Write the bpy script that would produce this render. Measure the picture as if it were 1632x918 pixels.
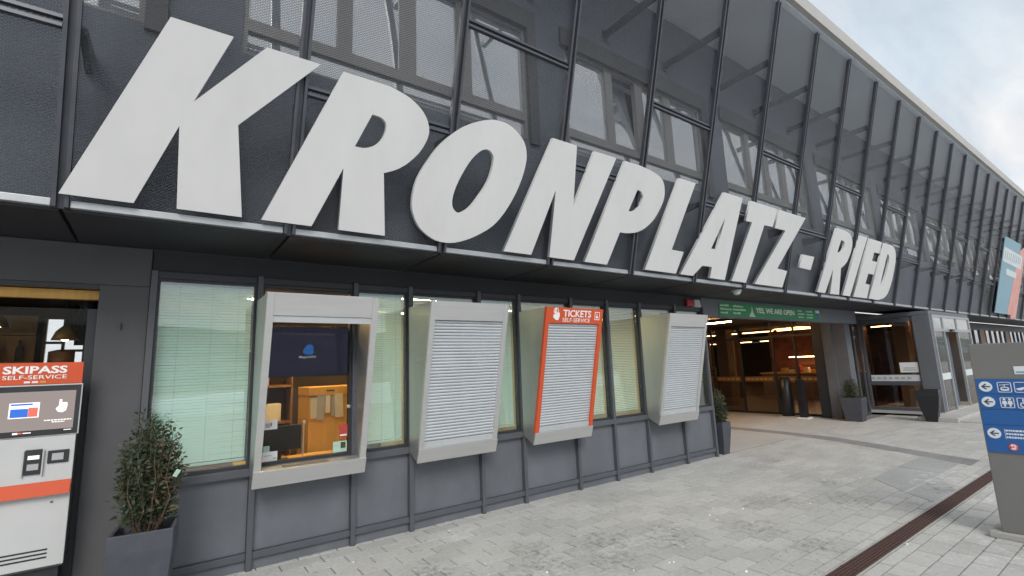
import bpy, bmesh, math, random
from mathutils import Vector, Matrix, Quaternion

for o in list(bpy.data.objects):
    bpy.data.objects.remove(o, do_unlink=True)
SC = bpy.context.scene
COL = SC.collection
rnd = random.Random(7)

# ------------------------------------------------------------------ camera
cam_d = bpy.data.cameras.new('camera')
cam = bpy.data.objects.new('camera', cam_d)
COL.objects.link(cam)
R_ = Vector((0.812007, -0.582455, -0.037279))
U_ = Vector((-0.063040, -0.151025, 0.986518))
F_ = Vector((0.580233, 0.798710, 0.159351))
cam.matrix_world = Matrix(((R_.x, U_.x, -F_.x, 0.0), (R_.y, U_.y, -F_.y, -4.91293),
                           (R_.z, U_.z, -F_.z, 1.6), (0, 0, 0, 1)))
cam_d.sensor_width = 36.0
cam_d.lens = 17.111
cam_d.clip_start = 0.05
cam_d.clip_end = 3000
SC.camera = cam
SC.view_settings.view_transform = 'Standard'
SC.view_settings.look = 'None'
SC.view_settings.gamma = 1.0
SC.view_settings.exposure = 0.32
SC.render.engine = 'CYCLES'
SC.cycles.use_denoising = True
SC.cycles.use_adaptive_sampling = True
SC.cycles.adaptive_threshold = 0.04
SC.cycles.max_bounces = 5
SC.cycles.diffuse_bounces = 2
SC.cycles.transparent_max_bounces = 10
SC.cycles.glossy_bounces = 3
SC.cycles.sample_clamp_indirect = 6.0

# ------------------------------------------------------------------ sky and sun (overcast late afternoon)
SUN_EL, SUN_AZ = math.radians(38), math.radians(205)   # azimuth clockwise from +Y
wd = bpy.data.worlds.new('World')
SC.world = wd
wd.use_nodes = True
nt = wd.node_tree
nt.nodes.clear()
def N(t, **k):
    n = nt.nodes.new(t)
    for a, b in k.items():
        setattr(n, a, b)
    return n
sky = N('ShaderNodeTexSky', sky_type='NISHITA', sun_disc=False, sun_elevation=SUN_EL, sun_rotation=SUN_AZ)
sky.air_density, sky.dust_density, sky.ozone_density = 1.0, 2.0, 1.0
tc = N('ShaderNodeTexCoord')
sep = N('ShaderNodeSeparateXYZ')
nt.links.new(tc.outputs['Generated'], sep.inputs[0])
az = N('ShaderNodeMath', operation='MAXIMUM'); az.inputs[1].default_value = 0.0
nt.links.new(sep.outputs[2], az.inputs[0])
ad = N('ShaderNodeMath', operation='ADD'); ad.inputs[1].default_value = 0.22
nt.links.new(az.outputs[0], ad.inputs[0])
comb = N('ShaderNodeCombineXYZ')
for i in (0, 1):
    d = N('ShaderNodeMath', operation='DIVIDE')
    nt.links.new(sep.outputs[i], d.inputs[0]); nt.links.new(ad.outputs[0], d.inputs[1])
    nt.links.new(d.outputs[0], comb.inputs[i])
mp = N('ShaderNodeMapping'); mp.inputs['Rotation'].default_value = (0, 0, math.radians(25)); mp.inputs['Scale'].default_value = (0.75, 1.9, 1)
nt.links.new(comb.outputs[0], mp.inputs[0])
nz = N('ShaderNodeTexNoise'); nz.inputs['Scale'].default_value = 2.2; nz.inputs['Detail'].default_value = 7; nz.inputs['Roughness'].default_value = 0.58; nz.inputs['Distortion'].default_value = 0.35
nt.links.new(mp.outputs[0], nz.inputs['Vector'])
rmp = N('ShaderNodeValToRGB')
rmp.color_ramp.elements[0].position = 0.33; rmp.color_ramp.elements[0].color = (0.60, 0.60, 0.60, 1)
rmp.color_ramp.elements[1].position = 0.66; rmp.color_ramp.elements[1].color = (0.97, 0.97, 0.97, 1)
nt.links.new(nz.outputs[0], rmp.inputs[0])
nz2 = N('ShaderNodeTexNoise'); nz2.inputs['Scale'].default_value = 1.7; nz2.inputs['Detail'].default_value = 5
nt.links.new(mp.outputs[0], nz2.inputs['Vector'])
ccol = N('ShaderNodeMix', data_type='RGBA')
ccol.inputs['A'].default_value = (6.2, 7.0, 7.6, 1); ccol.inputs['B'].default_value = (8.1, 8.0, 7.95, 1)
mrs = N('ShaderNodeMapRange'); mrs.inputs[1].default_value = .38; mrs.inputs[2].default_value = .62
nt.links.new(nz2.outputs[0], mrs.inputs[0]); nt.links.new(mrs.outputs[0], ccol.inputs['Factor'])
mixc = N('ShaderNodeMix', data_type='RGBA')
nt.links.new(rmp.outputs[0], mixc.inputs['Factor'])
nt.links.new(sky.outputs[0], mixc.inputs['A'])
nt.links.new(ccol.outputs['Result'], mixc.inputs['B'])
bg = N('ShaderNodeBackground'); bg.inputs['Strength'].default_value = 0.1
nt.links.new(mixc.outputs['Result'], bg.inputs[0])
wo = N('ShaderNodeOutputWorld')
nt.links.new(bg.outputs[0], wo.inputs[0])

sun_d = bpy.data.lights.new('sun', 'SUN')
sun_d.energy = 1.5
sun_d.angle = math.radians(25)
sun_d.color = (1.0, 0.96, 0.9)
sun = bpy.data.objects.new('sun', sun_d)
COL.objects.link(sun)
sdir = Vector((math.sin(SUN_AZ) * math.cos(SUN_EL), math.cos(SUN_AZ) * math.cos(SUN_EL), math.sin(SUN_EL)))
sun.rotation_euler = (-sdir).to_track_quat('-Z', 'Y').to_euler()
sun.location = (0, -20, 30)

# ------------------------------------------------------------------ materials
MATS = {}
def _new(name):
    m = bpy.data.materials.new(name)
    m.use_nodes = True
    n = m.node_tree
    n.nodes.clear()
    MATS[name] = m
    return m, n
def _n(n, t, **k):
    x = n.nodes.new(t)
    for a, b in k.items():
        setattr(x, a, b)
    return x
def mat(name, col, rough=0.6, metal=0.0, var=0.12, vs=3.0, bump=0.0, bs=120.0, spec=0.5, stretch=(1, 1, 1), rvar=0.08):
    m, n = _new(name)
    out = _n(n, 'ShaderNodeOutputMaterial'); b = _n(n, 'ShaderNodeBsdfPrincipled')
    n.links.new(b.outputs[0], out.inputs[0])
    g = _n(n, 'ShaderNodeNewGeometry')
    mpn = _n(n, 'ShaderNodeMapping'); mpn.inputs['Scale'].default_value = stretch
    n.links.new(g.outputs['Position'], mpn.inputs[0])
    nz = _n(n, 'ShaderNodeTexNoise'); nz.inputs['Scale'].default_value = vs; nz.inputs['Detail'].default_value = 8; nz.inputs['Roughness'].default_value = 0.65
    n.links.new(mpn.outputs[0], nz.inputs['Vector'])
    mx = _n(n, 'ShaderNodeMix', data_type='RGBA')
    mr = _n(n, 'ShaderNodeMapRange'); mr.inputs[1].default_value = 0.3; mr.inputs[2].default_value = 0.7
    n.links.new(nz.outputs[0], mr.inputs[0]); n.links.new(mr.outputs[0], mx.inputs['Factor'])
    mx.inputs['A'].default_value = tuple(c * (1 - var) for c in col) + (1,)
    mx.inputs['B'].default_value = tuple(min(1, c * (1 + var)) for c in col) + (1,)
    n.links.new(mx.outputs['Result'], b.inputs['Base Color'])
    mrr = _n(n, 'ShaderNodeMapRange'); mrr.inputs[3].default_value = max(0.02, rough - rvar); mrr.inputs[4].default_value = min(1, rough + rvar)
    n.links.new(nz.outputs[0], mrr.inputs[0]); n.links.new(mrr.outputs[0], b.inputs['Roughness'])
    b.inputs['Metallic'].default_value = metal
    b.inputs['Specular IOR Level'].default_value = spec
    if bump:
        nb = _n(n, 'ShaderNodeTexNoise'); nb.inputs['Scale'].default_value = bs; nb.inputs['Detail'].default_value = 4
        n.links.new(mpn.outputs[0], nb.inputs['Vector'])
        bp = _n(n, 'ShaderNodeBump'); bp.inputs['Strength'].default_value = bump; bp.inputs['Distance'].default_value = 0.004
        n.links.new(nb.outputs[0], bp.inputs['Height']); n.links.new(bp.outputs[0], b.inputs['Normal'])
    return m
def emit(name, col, s):
    m, n = _new(name)
    out = _n(n, 'ShaderNodeOutputMaterial'); e = _n(n, 'ShaderNodeEmission')
    e.inputs[0].default_value = tuple(col) + (1,); e.inputs[1].default_value = s
    n.links.new(e.outputs[0], out.inputs[0])
    return m
def glass(name, tint=(0.8, 0.9, 0.86), base=0.04, k=1.0, rough=0.0, wavy=0.0, back=None):
    """thin pane: tinted transmission (or an opaque diffuse colour, `back`) under a mirror layer"""
    m, n = _new(name)
    out = _n(n, 'ShaderNodeOutputMaterial')
    gl = _n(n, 'ShaderNodeBsdfGlossy'); gl.inputs['Roughness'].default_value = rough
    if back:
        tr = _n(n, 'ShaderNodeBsdfDiffuse'); tr.inputs[0].default_value = tuple(back) + (1,)
    else:
        tr = _n(n, 'ShaderNodeBsdfTransparent'); tr.inputs[0].default_value = tuple(tint) + (1,)
    fr = _n(n, 'ShaderNodeFresnel')
    gb = _n(n, 'ShaderNodeNewGeometry'); io = _n(n, 'ShaderNodeMapRange'); io.inputs[3].default_value = 1.52; io.inputs[4].default_value = 1 / 1.52
    n.links.new(gb.outputs['Backfacing'], io.inputs[0]); n.links.new(io.outputs[0], fr.inputs[0])     # same mirror strength on both faces of the sheet
    ma = _n(n, 'ShaderNodeMath', operation='MULTIPLY_ADD', use_clamp=True)
    ma.inputs[1].default_value = k; ma.inputs[2].default_value = base
    n.links.new(fr.outputs[0], ma.inputs[0])
    ms = _n(n, 'ShaderNodeMixShader')
    n.links.new(ma.outputs[0], ms.inputs[0]); n.links.new(tr.outputs[0], ms.inputs[1]); n.links.new(gl.outputs[0], ms.inputs[2])
    n.links.new(ms.outputs[0], out.inputs[0])
    if wavy:
        g = _n(n, 'ShaderNodeNewGeometry'); nb = _n(n, 'ShaderNodeTexNoise'); nb.inputs['Scale'].default_value = 1.6; nb.inputs['Detail'].default_value = 1
        n.links.new(g.outputs['Position'], nb.inputs['Vector'])
        bp = _n(n, 'ShaderNodeBump'); bp.inputs['Strength'].default_value = wavy; bp.inputs['Distance'].default_value = 0.01
        n.links.new(nb.outputs[0], bp.inputs['Height']); n.links.new(bp.outputs[0], gl.inputs['Normal'])
    return m
def mesh_material(name):
    """expanded metal: a diamond lattice of strands, open between them"""
    m, n = _new(name)
    out = _n(n, 'ShaderNodeOutputMaterial'); b = _n(n, 'ShaderNodeBsdfPrincipled')
    b.inputs['Roughness'].default_value = 0.32; b.inputs['Metallic'].default_value = 0.0
    b.inputs['Coat Weight'].default_value = 1.0; b.inputs['Coat Roughness'].default_value = 0.25; b.inputs['Coat IOR'].default_value = 1.6
    g = _n(n, 'ShaderNodeNewGeometry'); s = _n(n, 'ShaderNodeSeparateXYZ')
    n.links.new(g.outputs['Position'], s.inputs[0])
    def m1(op, a, v=None):
        x = _n(n, 'ShaderNodeMath', operation=op)
        for i, q in enumerate((a, v)):
            if q is None: continue
            if isinstance(q, (int, float)): x.inputs[i].default_value = q
            else: n.links.new(q, x.inputs[i])
        return x.outputs[0]
    xq = m1('MULTIPLY', s.outputs[0], 2 * math.pi / 0.030)
    zq = m1('MULTIPLY', s.outputs[2], 2 * math.pi / 0.019)
    a = m1('COSINE', m1('ADD', xq, zq)); c = m1('COSINE', m1('SUBTRACT', xq, zq))
    mxx = m1('MAXIMUM', a, c)
    mr = _n(n, 'ShaderNodeMapRange'); mr.inputs[1].default_value = MESH_T - 0.85; mr.inputs[2].default_value = MESH_T + 0.85
    n.links.new(mxx, mr.inputs[0])
    nz = _n(n, 'ShaderNodeTexNoise'); nz.inputs['Scale'].default_value = 1.1; nz.inputs['Detail'].default_value = 6
    n.links.new(g.outputs['Position'], nz.inputs['Vector'])
    mx = _n(n, 'ShaderNodeMix', data_type='RGBA')
    mx.inputs['A'].default_value = (0.016, 0.0175, 0.023, 1); mx.inputs['B'].default_value = (0.027, 0.029, 0.037, 1)
    n.links.new(nz.outputs[0], mx.inputs['Factor']); n.links.new(mx.outputs['Result'], b.inputs['Base Color'])
    bp = _n(n, 'ShaderNodeBump'); bp.inputs['Strength'].default_value = 0.6; bp.inputs['Distance'].default_value = 0.01
    n.links.new(mxx, bp.inputs['Height']); n.links.new(bp.outputs[0], b.inputs['Normal'])
    tr = _n(n, 'ShaderNodeBsdfTransparent'); ms = _n(n, 'ShaderNodeMixShader')
    n.links.new(mr.outputs[0], ms.inputs[0]); n.links.new(tr.outputs[0], ms.inputs[1]); n.links.new(b.outputs[0], ms.inputs[2])
    n.links.new(ms.outputs[0], out.inputs[0])
    return m
MESH_T = 0.72

STAINS = [(2.62, -1.55, .42), (2.75, -1.25, .3), (3.85, -1.85, .38), (4.05, -1.68, .3), (5.5, -1.76, .4), (5.85, -1.9, .35),
          (1.9, -1.05, .3), (6.96, -1.96, .28), (7.4, -.85, .3), (7.85, -.8, .3), (3.15, -1.85, .4), (4.65, -2.78, .35), (7.55, -2.98, .4), (3.4, -1.5, .5), (4.7, -2.2, .4), (6.3, -2.4, .5)]
SALT = [(5.4, -3.85, .45), (5.65, -3.6, .3), (5.9, -3.5, .22), (8.2, -2.75, .5), (7.8, -2.78, .35), (7.3, -3.45, .4), (8.6, -2.95, .4), (2.5, -.42, .22), (8.9, -3.4, .6)]
def ground_material(name, col, island=True, bricks=False, dark=1.0):
    m, n = _new(name)
    out = _n(n, 'ShaderNodeOutputMaterial'); b = _n(n, 'ShaderNodeBsdfPrincipled')
    n.links.new(b.outputs[0], out.inputs[0])
    g = _n(n, 'ShaderNodeNewGeometry')
    P = g.outputs['Position']
    def noise(scale, detail=8, rough=0.6):
        x = _n(n, 'ShaderNodeTexNoise'); x.inputs['Scale'].default_value = scale; x.inputs['Detail'].default_value = detail; x.inputs['Roughness'].default_value = rough
        n.links.new(P, x.inputs['Vector']); return x.outputs[0]
    def m1(op, a, v=None, cl=False):
        x = _n(n, 'ShaderNodeMath', operation=op, use_clamp=cl)
        for i, q in enumerate((a, v)):
            if q is None: continue
            if isinstance(q, (int, float)): x.inputs[i].default_value = q
            else: n.links.new(q, x.inputs[i])
        return x.outputs[0]
    def rng(v, a0, a1, b0, b1):
        x = _n(n, 'ShaderNodeMapRange'); x.inputs[1].default_value = a0; x.inputs[2].default_value = a1; x.inputs[3].default_value = b0; x.inputs[4].default_value = b1
        n.links.new(v, x.inputs[0]); return x.outputs[0]
    def blobs(L):
        tot = None
        for (x, y, r) in L:
            d = _n(n, 'ShaderNodeVectorMath', operation='DISTANCE'); n.links.new(P, d.inputs[0]); d.inputs[1].default_value = (x, y, 0)
            v = rng(d.outputs['Value'], r * 0.15, r, 1, 0)
            tot = v if tot is None else m1('MAXIMUM', tot, v)
        return tot
    val = rng(noise(1.1), .3, .7, .90, 1.08)
    val = m1('MULTIPLY', val, rng(noise(28, 5), .3, .7, .90, 1.08))
    val = m1('MULTIPLY', val, rng(noise(220, 2), .3, .7, .92, 1.07))
    if island == 'object':
        oi = _n(n, 'ShaderNodeObjectInfo')
        val = m1('MULTIPLY', val, rng(oi.outputs['Random'], 0, 1, .91, 1.07))
    elif island:
        val = m1('MULTIPLY', val, rng(g.outputs['Random Per Island'], 0, 1, .91, 1.07))
    # scattered small dark dirt flecks everywhere
    fl = rng(noise(17, 6, .75), .585, .64, 0, 1)
    fl = m1('MULTIPLY', fl, rng(noise(1.3, 3), .42, .60, 0.08, .55))
    val = m1('MULTIPLY', val, m1('SUBTRACT', 1.0, fl))
    st = m1('MULTIPLY', blobs(STAINS), rng(noise(16, 9, .8), .47, .60, 0, 1), True)
    val = m1('MULTIPLY', val, m1('SUBTRACT', 1.0, m1('MULTIPLY', st, .58)))
    if bricks:
        br = _n(n, 'ShaderNodeTexBrick', offset=0.5); n.links.new(P, br.inputs['Vector'])
        br.inputs['Scale'].default_value = 1.0; br.inputs['Brick Width'].default_value = .335; br.inputs['Row Height'].default_value = .172
        br.inputs['Mortar Size'].default_value = .004; br.inputs['Mortar Smooth'].default_value = .3
        val = m1('MULTIPLY', val, rng(br.outputs['Fac'], 0, 1, 1, .8))
    salt = m1('MULTIPLY', blobs(SALT), rng(noise(6, 9, .82), .49, .66, 0, 1), True)
    colr = _n(n, 'ShaderNodeMix', data_type='RGBA', blend_type='MULTIPLY'); colr.inputs['Factor'].default_value = 1
    colr.inputs['A'].default_value = tuple(c * dark for c in col) + (1,)
    cv = _n(n, 'ShaderNodeCombineColor')
    for i in range(3): n.links.new(val, cv.inputs[i])
    n.links.new(cv.outputs[0], colr.inputs['B'])
    fin = _n(n, 'ShaderNodeMix', data_type='RGBA'); n.links.new(m1('MULTIPLY', salt, .85), fin.inputs['Factor'])
    n.links.new(colr.outputs['Result'], fin.inputs['A']); fin.inputs['B'].default_value = (.8, .81, .83, 1)
    n.links.new(fin.outputs['Result'], b.inputs['Base Color'])
    n.links.new(rng(st, 0, 1, .82, .5), b.inputs['Roughness'])
    bp = _n(n, 'ShaderNodeBump'); bp.inputs['Strength'].default_value = .35; bp.inputs['Distance'].default_value = .004
    n.links.new(noise(150, 4), bp.inputs['Height']); n.links.new(bp.outputs[0], b.inputs['Normal'])
    return m

PAVE = (0.49, 0.487, 0.472)
ground_material('paver', PAVE, island='object')
ground_material('paver_field', PAVE)
ground_material('paver_joint', PAVE, island=False, dark=.42)
ground_material('paving_far', PAVE, island=False, bricks=True)
ground_material('band_stone', (.27, .27, .275), island=True)
ground_material('patch_stone', (.37, .385, .38), island=True)
ground_material('step_stone', (.46, .455, .44), island=False)
mesh_material('expanded_metal')
mat('wall_panel', (.126, .136, .156), .5, 0, .17, 2.2, .15, 260, stretch=(1, 1, .6))
mat('frame_metal', (.085, .092, .107), .42, .0, .08, 6, 0)
mat('frame_dark', (.042, .045, .054), .45, .2, .1, 6, 0)
mat('render_wall', (.098, .099, .106), .9, 0, .10, 1.6, .6, 180)
mat('upper_wall', (.125, .145, .18), .85, 0, .1, 1.3, .2, 120)
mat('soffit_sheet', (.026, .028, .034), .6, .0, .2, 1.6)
mat('mesh_frame', (.085, .09, .105), .38, .45, .15, 5)
mat('galvanised', (.40, .42, .44), .42, .5, .12, 7)
mat('roof_fascia', (.42, .41, .395), .6, 0, .06, 2)
mat('roof_soffit', (.60, .66, .74), .7, 0, .06, 1)
mat('window_frame', (.23, .23, .235), .55, 0, .06, 3)
mat('lintel_dark', (.075, .08, .09), .6, 0, .06, 3)
mat('letter_white', (.615, .62, .62), .42, 0, .05, 1.4, .03, 60, stretch=(1.6, 1, .7))
mat('letter_edge', (.68, .68, .66), .5, 0, .05, 2)
mat('steel', (.45, .455, .455), .36, .75, .06, 3, .05, 90, stretch=(12, 12, .6))
mat('steel_light', (.575, .578, .575), .40, .55, .05, 3, .03, 90, stretch=(.5, 6, 12))
mat('shutter_slat', (.58, .61, .64), .35, .35, .06, 5)
mat('orange_sheet', (.60, .085, .026), .65, 0, .05, 4)
mat('sign_white', (.86, .86, .85), .5, 0, .03, 4)
mat('machine_white', (.54, .55, .55), .35, 0, .04, 3)
mat('machine_dark', (.03, .032, .036), .3, 0, .2, 8)
mat('machine_side', (.13, .125, .12), .5, .2, .1, 4)
mat('plastic_black', (.018, .018, .02), .35, 0, .2, 8)
mat('planter_grey', (.062, .068, .085), .6, 0, .14, 12, .25, 300)
mat('planter_black', (.016, .017, .022), .4, 0, .2, 8)
mat('soil', (.05, .036, .026), .95, 0, .4, 40, .8, 60)
mat('bark', (.13, .09, .06), .9, 0, .3, 30, .6, 60)
mat('leaf_dark', (.046, .064, .032), .6, 0, .45, 25)
mat('leaf_brown', (.10, .075, .04), .7, 0, .4, 25)
mat('blind_white', (.86, .88, .87), .55, 0, .04, 3)
def blind_material(name):
    m, n = _new(name)
    out = _n(n, 'ShaderNodeOutputMaterial'); d = _n(n, 'ShaderNodeBsdfDiffuse'); t = _n(n, 'ShaderNodeBsdfTranslucent'); ms = _n(n, 'ShaderNodeMixShader')
    d.inputs[0].default_value = (.92, .95, .95, 1); t.inputs[0].default_value = (.62, .80, .84, 1); ms.inputs[0].default_value = .3
    g = _n(n, 'ShaderNodeNewGeometry'); nz = _n(n, 'ShaderNodeTexNoise'); nz.inputs['Scale'].default_value = 3
    n.links.new(g.outputs['Position'], nz.inputs['Vector']); mr = _n(n, 'ShaderNodeMapRange'); mr.inputs[3].default_value = .08; mr.inputs[4].default_value = .16
    n.links.new(nz.outputs[0], mr.inputs[0]); n.links.new(mr.outputs[0], ms.inputs[0])
    n.links.new(d.outputs[0], ms.inputs[1]); n.links.new(t.outputs[0], ms.inputs[2]); n.links.new(ms.outputs[0], out.inputs[0])
blind_material('blind_slat')
mat('room_wall', (.55, .47, .36), .8, 0, .08, 2)
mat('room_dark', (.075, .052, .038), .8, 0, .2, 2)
mat('room_ceiling', (.62, .57, .52), .8, 0, .05, 2)
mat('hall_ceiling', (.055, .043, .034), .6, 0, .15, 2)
mat('hall_floor', (.16, .10, .065), .35, 0, .15, 2)
mat('hall_wall', (.34, .12, .065), .7, 0, .5, 3)
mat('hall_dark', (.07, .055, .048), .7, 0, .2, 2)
mat('wood_orange', (.68, .38, .09), .5, 0, .12, 4, stretch=(6, 6, .6))
mat('wood_brown', (.22, .12, .055), .5, 0, .2, 5, stretch=(.7, 6, 6))
mat('paper', (.74, .70, .60), .8, 0, .08, 8)
mat('paper_white', (.78, .79, .80), .6, 0, .04, 8)
mat('paper_green', (.42, .60, .50), .6, 0, .1, 30)
mat('paper_red', (.45, .06, .05), .6, 0, .15, 20)
mat('grey_text', (.42, .43, .44), .6, 0, .05, 8)
mat('grate_rust', (.095, .054, .047), .7, .25, .3, 40, .3, 80)
mat('drain_black', (.02, .015, .013), .9, 0, .2, 8)
mat('concrete', (.40, .395, .38), .85, 0, .12, 6, .3, 90)
mat('totem_grey', (.198, .195, .187), .55, .1, .05, 2, .03, 120)
mat('sign_blue', (.018, .115, .36), .4, 0, .05, 3)
mat('sign_light', (.74, .78, .83), .45, 0, .03, 3)
mat('sign_red', (.62, .06, .05), .5, 0, .1, 10)
mat('arrow_dark', (.045, .06, .10), .5, 0, .1, 5)
mat('banner_green', (.035, .26, .10), .6, 0, .07, 3)
mat('banner_text', (.55, .72, .60), .6, 0, .05, 6)
mat('beacon_red', (.45, .02, .03), .3, 0, .1, 8)
mat('poster_blue', (.22, .37, .46), .5, 0, .06, 2)
mat('poster_white', (.62, .66, .68), .5, 0, .12, 6)
mat('poster_red', (.66, .33, .29), .5, 0, .15, 2.5)
mat('gold', (.60, .36, .09), .4, .3, .15, 8)
mat('screen_grey_body', (.35, .31, .29), .5)
mat('snow', (.80, .83, .88), .8, 0, .06, .4, .2, 3)
mat('forest_hill', (.26, .30, .30), .95, 0, .6, .06)
mat('ice', (.86, .88, .90), .3, 0, .05, 30)
glass('pane_office', (.835, .95, .925), .11, 1.1, 0.0, .15)
glass('pane_clear', (.92, .94, .92), .0, 1.0, 0.0, .1)
glass('pane_shop', (.88, .88, .86), .0, .3, 0.0, .1)
glass('pane_hall', (.82, .80, .76), .05, .9, 0.0, .2)
glass('pane_upper', base=.62, k=.9, rough=.03, wavy=.35, back=(.50, .57, .65))  # sky brightness on the panes put into the pale bluish back colour
glass('pane_far', base=.45, k=.9, rough=.02, wavy=.6, back=(.05, .06, .06))
emit('lamp_warm', (1.0, .55, .2), 60.0)
emit('lamp_passage', (1.0, .52, .18), 75.0)
emit('lamp_hall', (1.0, .52, .21), 20.0)
emit('lamp_spot', (1.0, .62, .3), 45.0)
emit('lamp_office', (1.0, .70, .34), 85.0)
emit('tv_glow', (.034, .034, .060), .6)
emit('tv_blue', (.04, .16, .5), .6)
emit('tv_text', (.6, .65, .75), .55)
emit('kiosk_glow', (.30, .255, .24), 1.0)
emit('kiosk_white', (1, .97, .93), 1.1)
emit('kiosk_blue', (.06, .2, .75), .9)
emit('kiosk_red', (.85, .2, .15), .9)

# ------------------------------------------------------------------ mesh helpers
class MB:
    def __init__(s): s.v = []; s.f = []
    def add(s, vs, fs):
        o = len(s.v); s.v += [tuple(x) for x in vs]; s.f += [tuple(i + o for i in f) for f in fs]; return s
    def hexa(s, p):   # 4 bottom points (ccw from above), 4 top points
        return s.add(p, [(3, 2, 1, 0), (4, 5, 6, 7), (0, 1, 5, 4), (1, 2, 6, 5), (2, 3, 7, 6), (3, 0, 4, 7)])
    def box(s, x0, y0, z0, x1, y1, z1):
        return s.hexa([(x0, y0, z0), (x1, y0, z0), (x1, y1, z0), (x0, y1, z0), (x0, y0, z1), (x1, y0, z1), (x1, y1, z1), (x0, y1, z1)])
    def prism(s, pts, off):   # polygon of 3D points extruded by off
        n = len(pts); off = Vector(off)
        a = [Vector(p) for p in pts]; b = [p + off for p in a]
        nrm = Vector((0, 0, 0))
        for i in range(n):
            nrm += a[i].cross(a[(i + 1) % n])
        if nrm.dot(off) > 0: a, b = a, b
        else: a.reverse(); b.reverse()
        return s.add(a + b, [tuple(range(n - 1, -1, -1)), tuple(range(n, 2 * n))] + [(i, (i + 1) % n, n + (i + 1) % n, n + i) for i in range(n)])
    def tube(s, p0, p1, r0, r1=None, n=8, caps=True):
        r1 = r0 if r1 is None else r1
        p0, p1 = Vector(p0), Vector(p1); d = (p1 - p0).normalized()
        a = d.orthogonal().normalized(); b = d.cross(a)
        vs = []
        for p, r in ((p0, r0), (p1, r1)):
            for i in range(n):
                t = 2 * math.pi * i / n; vs.append(p + (a * math.cos(t) + b * math.sin(t)) * r)
        fs = [(i, (i + 1) % n, n + (i + 1) % n, n + i) for i in range(n)]
        if caps: fs += [tuple(range(n - 1, -1, -1)), tuple(range(n, 2 * n))]
        return s.add(vs, fs)
    def beam(s, p0, p1, w, h, up=(0, 0, 1)):   # box-section bar
        p0, p1 = Vector(p0), Vector(p1); d = (p1 - p0).normalized(); sd = d.cross(Vector(up)).normalized(); u = sd.cross(d)
        q = []
        for p in (p0, p1):
            q += [p - sd * w / 2 - u * h / 2, p + sd * w / 2 - u * h / 2, p + sd * w / 2 + u * h / 2, p - sd * w / 2 + u * h / 2]
        return s.add(q, [(0, 1, 2, 3), (7, 6, 5, 4), (0, 4, 5, 1), (1, 5, 6, 2), (2, 6, 7, 3), (3, 7, 4, 0)])
    def lathe(s, prof, c, n=20):
        vs = []; fs = []; c = Vector(c)
        for r, z in prof:
            for i in range(n):
                t = 2 * math.pi * i / n; vs.append(c + Vector((r * math.cos(t), r * math.sin(t), z)))
        m = len(prof)
        for j in range(m - 1):
            for i in range(n):
                fs.append((j * n + i, j * n + (i + 1) % n, (j + 1) * n + (i + 1) % n, (j + 1) * n + i))
        fs += [tuple(range(n - 1, -1, -1)), tuple(range((m - 1) * n, m * n))]
        return s.add(vs, fs)
    def mesh(s, name, m, bevel=0.0, smooth=False):
        me = bpy.data.meshes.new(name); me.from_pydata(s.v, [], s.f)
        if bevel:
            bm = bmesh.new(); bm.from_mesh(me)
            bmesh.ops.recalc_face_normals(bm, faces=bm.faces)
            es = [e for e in bm.edges if len(e.link_faces) == 2 and e.calc_face_angle(0) > 0.5]
            bmesh.ops.bevel(bm, geom=es, offset=bevel, segments=2, profile=.6, affect='EDGES', clamp_overlap=True)
            bm.to_mesh(me); bm.free()
        if smooth:
            me.polygons.foreach_set('use_smooth', [True] * len(me.polygons))
        me.materials.append(MATS[m]); me.update()
        return me
    def build(s, name, m, parent=None, bevel=0.0, smooth=False):
        return put(name, s.mesh(name, m, bevel, smooth), parent)
def put(name, me, parent=None, loc=(0, 0, 0)):
    o = bpy.data.objects.new(name, me); COL.objects.link(o); o.location = loc
    if parent is not None: o.parent = parent
    return o
def tag(o, label=None, cat=None, group=None, kind=None):
    for k, v in (('label', label), ('category', cat), ('group', group), ('kind', kind)):
        if v: o[k] = v
    return o
def thing(name, label, cat, loc=(0, 0, 0), group=None, rz=0.0):
    o = bpy.data.objects.new(name, None); COL.objects.link(o); o.location = loc; o.rotation_euler = (0, 0, rz); o.empty_display_size = .1
    return tag(o, label, cat, group)
def B(name, m, parent, *b, bevel=0.0):
    q = MB()
    if b and isinstance(b[0], (int, float)): b = (b,)
    for x in b: q.box(*x)
    return q.build(name, m, parent, bevel)

def text_mesh(name, body, m, origin, u, v, w, h, thick=.003, bold=.0, shear=0.0):
    """flat raised lettering fitted to a w x h rectangle at origin, along u and v"""
    cu = bpy.data.curves.new(name, 'FONT'); cu.body = body; cu.size = 1; cu.offset = bold; cu.extrude = .5; cu.shear = shear; cu.resolution_u = 3
    t = bpy.data.objects.new(name, cu); me = bpy.data.meshes.new_from_object(t); bpy.data.objects.remove(t); me.name = name
    xs = [q.co.x for q in me.vertices]; ys = [q.co.y for q in me.vertices]
    x0, x1, y0, y1 = min(xs), max(xs), min(ys), max(ys)
    u, v, origin = Vector(u).normalized(), Vector(v).normalized(), Vector(origin); nn = u.cross(v)
    for q in me.vertices:
        a = (q.co.x - x0) / (x1 - x0) * w; b = (q.co.y - y0) / (y1 - y0) * h; c = (q.co.z + .5) * thick
        q.co = origin + u * a + v * b + nn * c
    me.materials.clear(); me.materials.append(MATS[m])
    return me
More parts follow.
